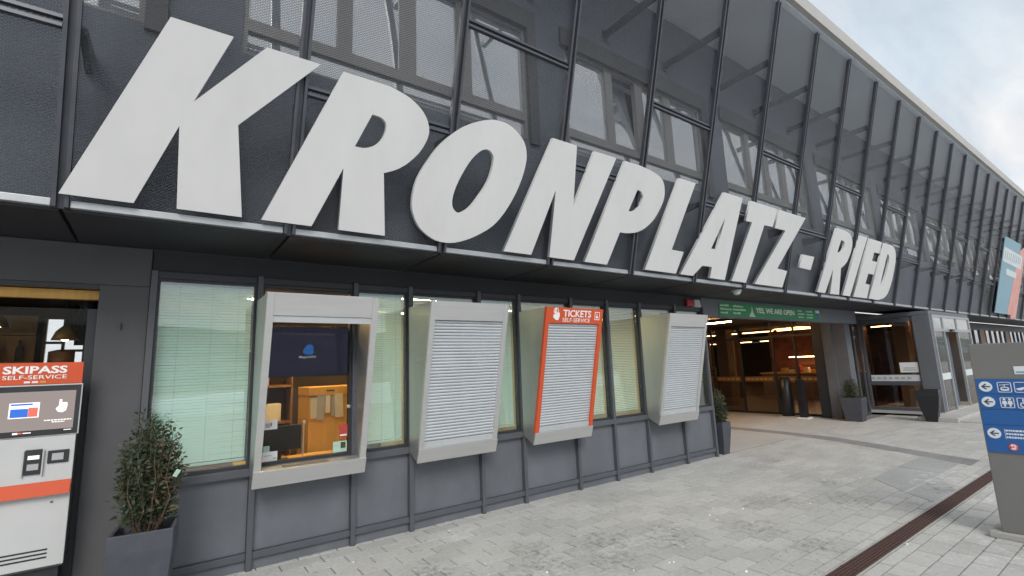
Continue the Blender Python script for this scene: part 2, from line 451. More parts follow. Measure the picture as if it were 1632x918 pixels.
def poly_mesh(name, loops, m, origin, u, v, thick):
    """outline with holes: loops of (a, b) along u and v, extruded outward by thick"""
    cu = bpy.data.curves.new(name, 'CURVE'); cu.dimensions = '2D'; cu.fill_mode = 'BOTH'; cu.extrude = .5
    for L in loops:
        sp = cu.splines.new('POLY'); sp.points.add(len(L) - 1); sp.use_cyclic_u = True
        for p, (a, b) in zip(sp.points, L): p.co = (a, b, 0, 1)
    t = bpy.data.objects.new(name, cu); me = bpy.data.meshes.new_from_object(t); bpy.data.objects.remove(t); me.name = name
    u, v, origin = Vector(u).normalized(), Vector(v).normalized(), Vector(origin); nn = u.cross(v)
    for q in me.vertices:
        q.co = origin + u * q.co.x + v * q.co.y + nn * (q.co.z + .5) * thick
    me.materials.clear(); me.materials.append(MATS[m])
    return me
def circle(cx, cy, r, n=20, ry=None):
    ry = r if ry is None else ry
    return [(cx + r * math.cos(2 * math.pi * i / n), cy + ry * math.sin(2 * math.pi * i / n)) for i in range(n)]
def rrect(x0, y0, x1, y1, r, n=4):
    out = []
    for cx, cy, a in ((x1 - r, y1 - r, 0), (x0 + r, y1 - r, 90), (x0 + r, y0 + r, 180), (x1 - r, y0 + r, 270)):
        for i in range(n + 1):
            t = math.radians(a + 90 * i / n); out.append((cx + r * math.cos(t), cy + r * math.sin(t)))
    return out
def rect(x0, y0, x1, y1): return [(x0, y0), (x1, y0), (x1, y1), (x0, y1)]

# ================================================================== GROUND
gnd = MB().add([(-300, -300, -.009), (400, -300, -.009), (400, 300, -.009), (-300, 300, -.009)], [(0, 1, 2, 3)]).build('ground', 'paver_joint')
tag(gnd, kind='structure')
far = MB()
for (x0, y0, x1, y1) in ((14.2, -60, 90, 0.0), (-60, -60, 14.2, -5.55), (7.62, 0.0, 14.2, 12), (-60, -5.55, -2.1, 0.0)):
    far.add([(x0, y0, 0), (x1, y0, 0), (x1, y1, 0), (x0, y1, 0)], [(0, 1, 2, 3)])
far.build('paving', 'paving_far', gnd)
def px(P):
    d = Vector(P) - Vector((0, -4.91293, 1.6)); z = d.dot(F_)
    if z < .2: return None
    return (816 + 775.7 * d.dot(R_) / z, 459 - 775.7 * d.dot(U_) / z, z)
PW, PH, GAP = .335, .172, .008
full = MB(); w, h = (PW - GAP) / 2, (PH - GAP) / 2
full.hexa([(-w, -h, -.03), (w, -h, -.03), (w, h, -.03), (-w, h, -.03), (-w + .002, -h + .002, 0), (w - .002, -h + .002, 0), (w - .002, h - .002, 0), (-w + .002, h - .002, 0)])
full_me = full.mesh('paver', 'paver')
cells = []
for k in range(-1, 32):
    y1 = -.064 - PH * k; y0 = y1 - PH
    if k == -1: y1 = 0.0
    if k == 17: y0 = -3.062
    if k == 18: y1 = -3.238
    off = 3.285 if k % 2 == 0 else 3.4525
    j = math.floor((-2.1 - off) / PW)
    while off + j * PW < 14.2:
        x0 = off + j * PW; cells.append((x0, y0, min(x0 + PW, 14.2), y1, k not in (-1, 17, 18) and x0 + PW < 14.2)); j += 1
scored = []
for c in cells:
    q = px(((c[0] + c[2]) / 2, (c[1] + c[3]) / 2, 0))
    vis = q is not None and -25 < q[0] < 1660 and -20 < q[1] < 945
    scored.append((q[2] if vis and c[4] else 1e9, c))
scored.sort(key=lambda t: t[0])
fld = MB()
for i, (s_, c) in enumerate(scored):
    x0, y0, x1, y1, ok = c
    if i < 296 and s_ < 1e8:
        o = put('paver', full_me, gnd, ((x0 + x1) / 2, (y0 + y1) / 2, rnd.uniform(-.0018, .0004)))
        o.rotation_euler = (rnd.uniform(-.004, .004), rnd.uniform(-.003, .003), rnd.uniform(-.004, .004))
    else:
        g2 = GAP / 2; z = rnd.uniform(-.0018, .0004)
        fld.hexa([(x0 + g2, y0 + g2, -.03), (x1 - g2, y0 + g2, -.03), (x1 - g2, y1 - g2, -.03), (x0 + g2, y1 - g2, -.03),
                  (x0 + g2 + .002, y0 + g2 + .002, z), (x1 - g2 - .002, y0 + g2 + .002, z), (x1 - g2 - .002, y1 - g2 - .002, z), (x0 + g2 + .002, y1 - g2 - .002, z)])
tag(fld.build('paver_field', 'paver_field', gnd), kind='stuff')
# curved darker band of small stones and a patch of darker slabs let into the paving
outer = [(11.2, 6.0), (11.18, 3.2), (11.13, 1.785), (11.03, .507), (10.83, -.541), (10.46, -1.386), (10.08, -2.182), (9.8, -2.85)]
inner = [(10.78, 6.0), (10.78, 3.2), (10.742, 1.556), (10.66, .34), (10.37, -.721), (9.98, -1.536), (9.66, -2.2), (9.30, -2.85)]
def resample(L, n):
    d = [0]
    for a, b in zip(L, L[1:]): d.append(d[-1] + math.dist(a, b))
    out = []
    for i in range(n + 1):
        t = d[-1] * i / n; k = max(j for j in range(len(L) - 1) if d[j] <= t + 1e-9); f = (t - d[k]) / (d[k + 1] - d[k])
        out.append((L[k][0] + (L[k + 1][0] - L[k][0]) * f, L[k][1] + (L[k + 1][1] - L[k][1]) * f))
    return out
bo, bi = resample(outer, 52), resample(inner, 52)
band = MB()
for i in range(52):
    for t0, t1 in ((0, .5), (.5, 1)):
        L4 = lambda k, t: (bo[k][0] + (bi[k][0] - bo[k][0]) * t, bo[k][1] + (bi[k][1] - bo[k][1]) * t)
        q = [L4(i, t0), L4(i + 1, t0), L4(i + 1, t1), L4(i, t1)]
        cx = sum(a for a, _ in q) / 4; cy = sum(b for _, b in q) / 4
        q = [(cx + (a - cx) * .97, cy + (b - cy) * .97) for a, b in q]
        band.prism([(a, b, -.01) for a, b in q], (0, 0, .0135))
tag(band.build('stone_band', 'band_stone', gnd), kind='stuff')
for poly in ([(9.66, -2.2), (8.6, -2.21), (8.45, -2.72), (9.36, -2.72)], [(8.59, -2.21), (7.6, -2.23), (7.1, -2.70), (8.44, -2.72)], [(8.2, -2.74), (7.08, -2.73), (6.82, -3.04), (7.6, -3.05)]):
    cx = sum(a for a, _ in poly) / 4; cy = sum(b for _, b in poly) / 4
    MB().prism([(cx + (a - cx) * .99, cy + (b - cy) * .99, -.01) for a, b in poly], (0, 0, .0135)).build('slab', 'patch_stone', gnd)

# snow slope behind the station and an unseen hill added behind the camera for window reflections
hb = MB(); n1, n2 = 24, 6
for j in range(n2 + 1):
    for i in range(n1 + 1):
        x = -80 + 200 * i / n1; t = j / n2
        hb.v.append((x, 16 + 60 * t, -.2 + 15 * t ** 1.2 + 1.2 * math.sin(x * .13 + j) * t))
for j in range(n2):
    for i in range(n1):
        a = j * (n1 + 1) + i; hb.f.append((a, a + 1, a + n1 + 2, a + n1 + 1))
tag(hb.build('snow_slope', 'snow', smooth=True), kind='structure')
hb = MB()
for j in range(n2 + 1):
    for i in range(n1 + 1):
        x = -420 + 840 * i / n1; t = j / n2
        hb.v.append((x, -150 - 200 * t + .0006 * x * x, -.5 + 30 * math.sin(t * 1.5) + 4 * math.sin(x * .02 + j * .6) * t))
for j in range(n2):
    for i in range(n1):
        a = j * (n1 + 1) + i; hb.f.append((a, a + n1 + 1, a + n1 + 2, a + 1))
tag(hb.build('reflection_hill', 'forest_hill', smooth=True), kind='structure')
hb = MB(); n1 = 60
for i in range(n1 + 1):       # unseen snow bank added to reflect as a white line in the windows
    x = -50 + 120 * i / n1; hh = .75 + .22 * math.sin(i * 1.7) + .12 * math.sin(i * 4.1)
    for y, z in ((-21, -.01), (-22, hh * .7), (-23.2, hh), (-24.5, hh * .8), (-26, -.01)): hb.v.append((x, y, z))
for i in range(n1):
    for j in range(4): a = i * 5 + j; hb.f.append((a, a + 1, a + 6, a + 5))
tag(hb.build('reflection_snow_bank', 'snow', smooth=True), kind='structure')

# ================================================================== STATION BUILDING
bld = thing('station_building', 'long dark cable car station with leaning metal mesh upper storey over a glazed ground floor', 'building', (0, 0, 0))
MX = [.715, 1.584, 2.18, 3.048, 3.644, 4.523, 5.23, 5.948, 6.819, 7.62]
X0W = -.07
JX = lambda n: -.56038 + 1.326827 * n
FY = lambda z: -.892 - .25 * (z - 2.69)
EV = Vector((0, -.25, 1)).normalized(); EN = Vector((0, -1, -.25)).normalized()
N0, N1 = -2, 30
ZT = 6.98
ZSOF = 2.672
# ---- upper storey: mesh panels between double bar mullions
mul = MB()
for s in (-1, 1):
    mul.prism([(s * .030 - .011, 0, 0), (s * .030 + .011, 0, 0), (s * .030 + .011, -.05, 0), (s * .030 - .011, -.05, 0)], EV * ((ZT - 2.685) * 1.0308))
mul.prism([(-.018, .015, 0), (.018, .015, 0), (.018, -.012, 0), (-.018, -.012, 0)], EV * ((ZT - 2.685) * 1.0308))
mul_me = mul.mesh('facade_mullion', 'mesh_frame')
rail = MB()
for z in (-.028, .028):
    rail.box(.045, -.034, z - .012, 1.282, .004, z + .012)
rail_me = rail.mesh('rail', 'mesh_frame')
led = MB().box(.045, -.034, 0, 1.282, .045, .048)
led_me = led.mesh('ledge_strip', 'galvanised', bevel=.004)
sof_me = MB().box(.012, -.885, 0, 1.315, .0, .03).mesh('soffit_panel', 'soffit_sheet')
for n in range(N0, N1 + 1):
    x = JX(n)
    put('facade_mullion', mul_me, bld, (x, FY(2.685), 2.685))
    if n == N1: break
    z0, z1 = 2.70, ZT
    p = MB().add([(x + .042, FY(z0), z0), (JX(n + 1) - .042, FY(z0), z0), (JX(n + 1) - .042, FY(z1), z1), (x + .042, FY(z1), z1)], [(0, 1, 2, 3)]).build('mesh_panel', 'expanded_metal', bld)
    zr = 4.775 if n % 2 == 0 else 3.782
    put('rail', rail_me, p, (x, FY(zr), zr))
    put('ledge_strip', led_me, bld, (x, -.892, 2.690))
    put('soffit_panel', sof_me, bld, (x, 0, ZSOF))
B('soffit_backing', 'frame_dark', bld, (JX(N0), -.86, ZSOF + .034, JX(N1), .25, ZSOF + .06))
# inner wall of the upper storey with its window bands
YU = -.75
XE0, XE1 = JX(N0), JX(N1)
ZA, ZB = 4.21, 5.64          # window band
B('upper_wall', 'upper_wall', bld, (XE0, YU, ZSOF + .07, XE1, YU + .2, ZA), (XE0, YU, ZB, XE1, YU + .2, 7.02))
k = -1
while .392 + 3.6 * (k + 1) < XE1:
    gx = .392 + 3.6 * k
    B('upper_pier', 'upper_wall', bld, (gx + 2.965, YU, ZA, min(gx + 3.6, XE1), YU + .2, ZB))
    win = MB()
    for (a, b, c, d) in ((0, .04, ZA, ZB), (2.925, 2.965, ZA, ZB), (.76, .90, 4.55, 5.61), (1.38, 1.55, 4.55, 5.61), (2.035, 2.21, 4.55, 5.61)):
        win.box(gx + a, YU + .02, c, gx + b, YU + .09, d)
    for (c, d) in ((ZA + .003, ZA + .03), (4.44, 4.55), (5.605, ZB - .003)):
        win.box(gx + .04, YU + .018, c, gx + 2.925, YU + .085, d)
    wo_ = win.build('upper_window', 'window_frame', bld)
    B('surround', 'lintel_dark', wo_, (gx - .08, YU - .045, ZB + .002, gx + 3.10, YU - .002, 5.89), (gx + 2.967, YU - .045, ZA - .06, gx + 3.10, YU - .002, ZB + .001))
    panes = [(.04, 2.925, ZA + .03, 4.44)] + [(a, b, 4.55, 5.605) for a, b in ((.04, .76), (.90, 1.38), (1.55, 2.035), (2.21, 2.925))]
    for i, (a, b, c, d) in enumerate(panes):
        q = MB().box(-(b - a) / 2, -.006, 0, (b - a) / 2, .006, d - c).mesh('pane', 'pane_upper')
        o = put('pane', q, wo_, (gx + (a + b) / 2, YU + .06, c))
        if k == 1 and i == 2: o.rotation_euler = (math.radians(-9), 0, 0)
        else: o.rotation_euler = (math.radians(rnd.uniform(-.3, .3)), 0, math.radians(rnd.uniform(-.25, .25)))
    B('room_backing', 'room_dark', wo_, (gx, YU + .3, ZA, gx + 2.97, YU + .32, ZB))
    k += 1
# roof with its light fascia and brackets
roof = B('roof', 'roof_soffit', bld, (XE0 - .4, -2.02, 7.03, XE1 + .4, 9.0, 7.09))
B('fascia', 'roof_fascia', roof, (XE0 - .42, -2.10, 7.06, XE1 + .42, -2.022, 7.30), (XE0 - .42, -2.02, 7.095, XE1 + .42, 9.0, 7.28))
for n in range(N0, N1 + 1):     # brackets from the inner wall out to the mullions, top and middle
    x = JX(n) + .045
    s = MB().beam((x, YU - .016, 6.13), (x, FY(6.14) + .045, 6.14), .06, .085); s.box(x - .045, YU - .015, 6.04, x + .045, YU - .002, 6.20)
    s.build('wall_bracket', 'mesh_frame', bld)
    MB().prism([(x - .02, YU - .002, 3.70), (x - .02, YU - .002, 3.86), (x - .02, FY(3.8) + .03, 3.81), (x - .02, FY(3.8) + .03, 3.76)], (.04, 0, 0)).build('wall_stay', 'mesh_frame', bld)

# ---- ground floor, ticket office front
cellsX = [X0W] + MX
for i in range(len(cellsX) - 1):
    a, b = cellsX[i] + .024, cellsX[i + 1] - .024
    B('wall_panel', 'wall_panel', bld, (a, .004, .142, b, .03, .756), bevel=.003)
    B('base_strip', 'wall_panel', bld, (a, -.004, 0, b, .03, .085))
    B('lower_rail', 'frame_metal', bld, (a, -.035, .086, b, .03, .140), bevel=.004)
    B('sill', 'frame_metal', bld, (a, -.05, .758, b, .05, .822), bevel=.004)
    fr = B('window_frame', 'frame_dark', bld, (a, -.002, .823, a + .02, .06, 2.43), (b - .02, -.002, .823, b, .06, 2.43), (a + .0205, -.001, .823, b - .0205, .06, .85), (a + .0205, -.001, 2.41, b - .0205, .06, 2.43))
    B('head_rail', 'frame_dark', bld, (a, -.02, 2.431, b, .06, 2.49), bevel=.004)
    B('pane', 'pane_shop' if i == 1 else 'pane_office', fr, (a + .021, .018, .851, b - .021, .026, 2.409))
for i, x in enumerate(cellsX):
    if i == 0:
        B('mullion', 'frame_metal', bld, (x - .02, -.03, 0, x + .0235, .06, 2.49)); continue
    B('mullion', 'frame_metal', bld, (x - .023, -.052, 0, x + .023, .06, .823), (x - .0225, -.048, .8235, x + .0225, .06, 2.50), bevel=.004)
B('wall_core', 'room_dark', bld, (X0W, .032, 0, 7.60, .12, .75))
B('beam_seam', 'plastic_black', bld, (-.1, .05, 2.36, -.06, .2, ZSOF - .004))  # dark strip added to stop light coming through the seam
B('upper_beam', 'soffit_sheet', bld, (-.088, .012, 2.495, 7.61, .2, ZSOF - .004))  # shade under the soffit put into the beam's near-black colour
B('light_stop', 'plastic_black', bld, (-.06, .064, 2.40, 7.598, .20, 2.494))  # unseen box added to block lamp light leaking above the frames
B('end_wall', 'wall_panel', bld, (7.60, .062, 0, 7.645, 3.6, .756), (7.60, .062, 2.43, 7.645, 3.6, 2.66), (7.60, .85, .757, 7.645, 3.6, 2.429))
B('office_wall', 'room_wall', bld, (7.575, .86, .01, 7.598, 3.49, 2.55))
B('end_sill', 'frame_metal', bld, (7.59, .03, .7565, 7.67, .85, .815))
B('pane', 'pane_clear', bld, (7.615, .062, .816, 7.623, .848, 2.429))
# rendered pillar and lintel on the left
B('pillar', 'render_wall', bld, (-.408, -.008, 0, -.093, .45, 2.352), bevel=.006)
B('lintel', 'render_wall', bld, (-4.2, -.012, 2.354, -.094, .30, ZSOF - .004), bevel=.006)
B('lintel_trim', 'frame_dark', bld, (-4.2, .002, 2.318, -.41, .06, 2.352))
B('lintel_trim', 'wood_orange', bld, (-4.2, .10, 2.245, -.412, .16, 2.316))
# bistro room behind the left opening
bw = MB(); bw.box(-4.3, 0, 0, -4.2, 3.6, 2.66); bw.box(-.4075, .452, 0, -.30, 3.6, 2.66)
for b_ in ((-4.2, 3.5, 0, -1.2, 3.6, 2.66), (-.78, 3.5, 0, -.408, 3.6, 2.66), (-1.2, 3.5, 0, -.78, 3.6, 1.75), (-1.2, 3.5, 2.42, -.78, 3.6, 2.66), (-1.0, 3.49, 2.22, -.78, 3.5, 2.42), (-.9, 3.48, 2.08, -.78, 3.49, 2.23)): bw.box(*b_)
bw.build('bistro_wall', 'room_dark', bld)
bf = MB()
for b_ in ((-1.2, 3.49, 1.75, -1.17, 3.56, 2.42), (-.81, 3.49, 1.75, -.78, 3.56, 2.42), (-1.02, 3.5, 1.75, -.99, 3.55, 2.42), (-1.17, 3.5, 2.10, -1.02, 3.55, 2.13), (-.99, 3.5, 2.0, -.81, 3.55, 2.03)): bf.box(*b_)
bf.build('added_opening', 'wood_brown', bld)  # frame of an added back opening that makes a bright patch behind the glass
B('bistro_ceiling', 'hall_dark', bld, (-4.2, .31, 2.56, -.41, 3.5, 2.60))
B('bistro_floor', 'wood_brown', bld, (-4.2, .0, -.004, -.41, 3.5, .006))
sw = B('shop_window', 'frame_dark', bld, (-4.2, .05, 0, -.412, .09, .10), (-2.02, .05, .101, -1.96, .09, 2.165), (-.47, .05, .101, -.412, .09, 2.165))
B('pane', 'pane_shop', sw, (-1.959, .066, .101, -.471, .074, 2.165)); B('pane', 'pane_shop', sw, (-4.2, .066, .101, -2.021, .074, 2.165))

# ---- ticket office room
B('office_floor', 'hall_floor', bld, (-.07, .13, 0, 7.59, 3.5, .01))
B('office_ceiling', 'room_ceiling', bld, (-.06, .21, 2.56, 7.59, 3.5, 2.60))
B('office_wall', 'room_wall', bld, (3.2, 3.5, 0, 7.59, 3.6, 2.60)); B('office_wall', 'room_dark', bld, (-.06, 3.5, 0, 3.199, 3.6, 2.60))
B('office_wall', 'room_wall', bld, (-.292, .46, 0, -.10, 3.499, 2.60))
for i, (x, y) in enumerate(((1.2, 1.45), (1.15, .5), (2.5, .75), (2.9, 2.3), (4.2, 1.5), (5.4, 1.1), (6.4, 1.9))):  # second lamp, hidden above the screen, added to brighten desk and cupboard
    l = B('office_lamp', 'steel_light', bld, (x - .42, y - .05, 2.50, x + .42, y + .05, 2.555))
    B('lamp_tube', 'lamp_office', l, (x - .40, y - .035, 2.488, x + .40, y + .035, 2.499))

# ---- entrance passage
B('header_beam', 'wall_panel', bld, (7.65, .0, 2.345, 14.34, .16, ZSOF - .004), bevel=.004)
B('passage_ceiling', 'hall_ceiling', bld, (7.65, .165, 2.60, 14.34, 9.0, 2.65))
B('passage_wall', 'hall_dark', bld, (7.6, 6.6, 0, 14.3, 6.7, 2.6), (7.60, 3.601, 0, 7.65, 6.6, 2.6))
B('entrance_pillar', 'wall_panel', bld, (13.96, .46, 0, 14.2, .70, 2.60), bevel=.006)
B('entrance_pillar', 'frame_dark', bld, (14.0, .715, 0, 14.25, .96, 2.60), bevel=.006)
B('side_pier', 'wall_panel', bld, (13.99, .162, 0, 14.3, .459, 2.64))
gf = MB()
ys = (.97, 1.55, 2.16, 3.14, 4.05, 5.2, 6.5)
for y in ys: gf.box(14.28, y - .022, 0, 14.34, y + .022, 2.598)
for a, b in zip(ys, ys[1:]):
    gf.box(14.282, a + .0225, 0, 14.338, b - .0225, .05); gf.box(14.282, a + .0225, 2.14, 14.338, b - .0225, 2.20)
gfo = gf.build('glass_front', 'frame_dark', bld)
for a, b in zip(ys, ys[1:]):
    B('pane', 'pane_hall', gfo, (14.306, a + .023, .051, 14.314, b - .023, 2.139))
    B('pane', 'pane_hall', gfo, (14.306, a + .023, 2.201, 14.314, b - .023, 2.597))
    B('glass_band', 'wood_brown', gfo, (14.298, a + .06, .90, 14.304, b - .06, 1.045))
    nn = max(2, int((b - a) / .16))
    for q in range(nn):
        y = a + .1 + (b - a - .2) * (q + .5) / nn
        B('band_mark', 'gold', gfo, (14.293, y - .05, .945, 14.297, y + .045, 1.0))
# hall behind the glass
B('hall_floor', 'hall_floor', bld, (14.35, .72, 0, 33, 15, .008))
B('hall_ceiling', 'hall_ceiling', bld, (14.35, .165, 2.605, 33, 15, 2.66))
B('hall_wall', 'hall_wall', bld, (20.6, 2.4, .009, 20.7, 5.4, 2.6)); B('hall_wall', 'hall_wall', bld, (27.0, .72, .009, 27.1, 6.0, 2.6)); B('hall_wall', 'hall_dark', bld, (33, .72, 0, 33.1, 15, 2.6), (14.35, 15, 0, 33, 15.1, 2.6))
for (x, y) in ((20.2, 2.0), (19.2, 6.2), (16.2, 4.75)): B('hall_column', 'wood_brown', bld, (x - .2, y - .2, .009, x + .2, y + .2, 2.60))
for x, segs in ((17.9, ((2.45, 3.72), (3.84, 5.0), (5.12, 7.2))), (28.6, ((8.2, 9.9), (10.4, 11.6), (12, 13.6))), (11.6, ((1.75, 3.4),)), (18.3, ((-.9, .2),)), (16.6, ((.8, 1.6),)), (20.5, ((.9, 1.7),))):
    for a, b in segs:
        l = B('strip_lamp', 'frame_dark', bld, (x - .05, a, 2.525, x + .05, b, 2.598))
        B('lamp_tube', 'lamp_passage' if x < 14 else 'lamp_hall', l, (x - .022, a + .02, 2.50, x + .022, b - .02, 2.524))

# ---- glazing right of the entrance and the projecting porch
rg = MB()
for x in (14.36, 15.0, 15.42): rg.box(x - .025, .34, 0, x + .025, .40, 2.60)
rg.box(14.386, .342, 0, 14.974, .398, .06); rg.box(15.026, .342, 0, 15.394, .398, .06)
rgo = rg.build('glass_front', 'frame_metal', bld)
B('pane', 'pane_hall', rgo, (14.386, .366, .061, 14.974, .374, 2.60)); B('pane', 'pane_hall', rgo, (15.026, .366, .061, 15.394, .374, 2.60))
for z in (2.05, 2.28, .25):
    B('door_hinge', 'galvanised', rgo, (14.93, .325, z - .012, 15.07, .339, z + .012), (14.985, .325, z - .075, 15.015, .3385, z - .0125))
porch = thing('entrance_porch', 'glazed entrance porch with grey side wall projecting at the far end beyond the passage', 'porch', (15.45, -1.2, 0))
def PB(name, m, parent, *bx, bevel=0.0):
    bb = [(x0 - 15.45, y0 + 1.2, z0, x1 - 15.45, y1 + 1.2, z1) for x0, y0, z0, x1, y1, z1 in bx]
    return B(name, m, parent, *bb, bevel=bevel)
PB('side_wall', 'wall_panel', porch, (15.45, -1.18, .121, 15.62, -.83, 2.50), bevel=.006)
PB('roof', 'wall_panel', porch, (15.45, -1.18, 2.505, 19.1, .33, 2.60), bevel=.006)
PB('frame', 'frame_metal', porch, (15.47, -.828, .121, 15.53, .33, .20), (15.47, -.828, .76, 15.53, .33, .84), (15.47, -.828, 2.36, 15.53, .33, 2.50), (15.47, .27, .201, 15.53, .33, .759), (15.47, .27, .841, 15.53, .33, 2.359))
PB('pane', 'pane_hall', porch, (15.496, -.828, .201, 15.504, .269, .759)); PB('pane', 'pane_hall', porch, (15.496, -.828, .841, 15.504, .269, 2.359))
PB('glass_band', 'poster_white', porch, (15.486, -.80, .86, 15.492, .24, 1.02))
PB('poster', 'paper_white', porch, (15.484, -.80, 1.08, 15.490, -.42, 1.33))
for q in range(7): PB('band_mark', 'grey_text', porch, (15.481, .16 - q * .13, .91, 15.485, .24 - q * .13, .97))
for z, y0_, y1_ in ((1.13, -.76, -.48), (1.18, -.74, -.5)): PB('poster_mark', 'grey_text', porch, (15.4805, y0_, z, 15.4835, y1_, z + .022))
pf = [(15.621, -1.2, .121, 15.67, -1.15, 2.50), (16.46, -1.2, .121, 16.52, -1.15, 2.50), (17.72, -1.2, .121, 17.78, -1.15, 2.50), (19.0, -1.2, .121, 19.08, -1.15, 2.50),
      (15.671, -1.198, 2.08, 16.459, -1.152, 2.15), (16.521, -1.198, 2.08, 17.719, -1.152, 2.15), (17.781, -1.198, 2.08, 18.999, -1.152, 2.15), (15.671, -1.198, 2.44, 16.459, -1.152, 2.50), (16.521, -1.198, 2.44, 17.719, -1.152, 2.50), (17.781, -1.198, 2.44, 18.999, -1.152, 2.50)]
PB('frame', 'galvanised', porch, *pf)
for a, b in ((15.671, 16.459), (16.521, 17.719), (17.781, 18.999)): PB('pane', 'pane_far', porch, (a, -1.178, 2.151, b, -1.172, 2.439))
PB('pane', 'pane_hall', porch, (15.671, -1.178, .122, 16.459, -1.172, 2.079)); PB('pane', 'pane_hall', porch, (17.781, -1.178, .122, 18.999, -1.172, 2.079))
PB('glass_band', 'poster_white', porch, (15.68, -1.188, .88, 16.44, -1.183, 1.04)); PB('glass_band', 'poster_white', porch, (17.8, -1.188, .9, 18.9, -1.183, 1.06))
PB('inner_pier', 'upper_wall', porch, (17.15, -1.0, .121, 17.65, -.6, 2.50))
PB('inner_column', 'wood_brown', porch, (16.6, -.35, .121, 16.9, -.05, 2.50)); PB('inner_column', 'wood_brown', porch, (18.1, .0, .121, 18.4, .3, 2.50))
PB('door_sensor', 'plastic_black', porch, (16.95, -1.26, 2.085, 17.2, -1.201, 2.14))
PB('end_wall', 'wall_panel', porch, (19.0, -1.149, .121, 19.1, .33, 2.50))
PB('floor', 'step_stone', porch, (15.45, -1.18, .05, 19.1, .5, .1205))
st = MB().box(14.47, -1.62, 0, 19.6, -.9, .10).build('entrance_steps', 'step_stone', None, bevel=.012)
tag(st, 'pale stone steps in front of the glazed entrance porch', 'steps')
B('lower_step', 'step_stone', st, (14.60, -1.97, 0, 19.6, -1.622, .035), bevel=.008)
# ---- far ground floor beyond the porch
B('far_wall', 'hall_dark', bld, (19.12, .2, 0, XE1, .4, 1.05)); B('far_wall', 'frame_dark', bld, (19.12, .2, 2.42, XE1, .4, 2.66))
fx = 19.15; i = 0
while fx < XE1 - .9:
    wdt = .95
    fw = B('far_window', 'frame_metal', bld, (fx, .21, 1.051, fx + .07, .36, 2.419), (fx + .071, .22, 1.051, fx + wdt, .30, 1.10), (fx + .071, .22, 2.37, fx + wdt, .30, 2.419))
    if i % 5 == 4: B('infill', 'wood_brown', fw, (fx + .0705, .23, 1.101, fx + wdt, .27, 2.369))
    else: B('pane', 'pane_far', fw, (fx + .0705, .25, 1.101, fx + wdt, .258, 2.369))
    fx += wdt + .001; i += 1

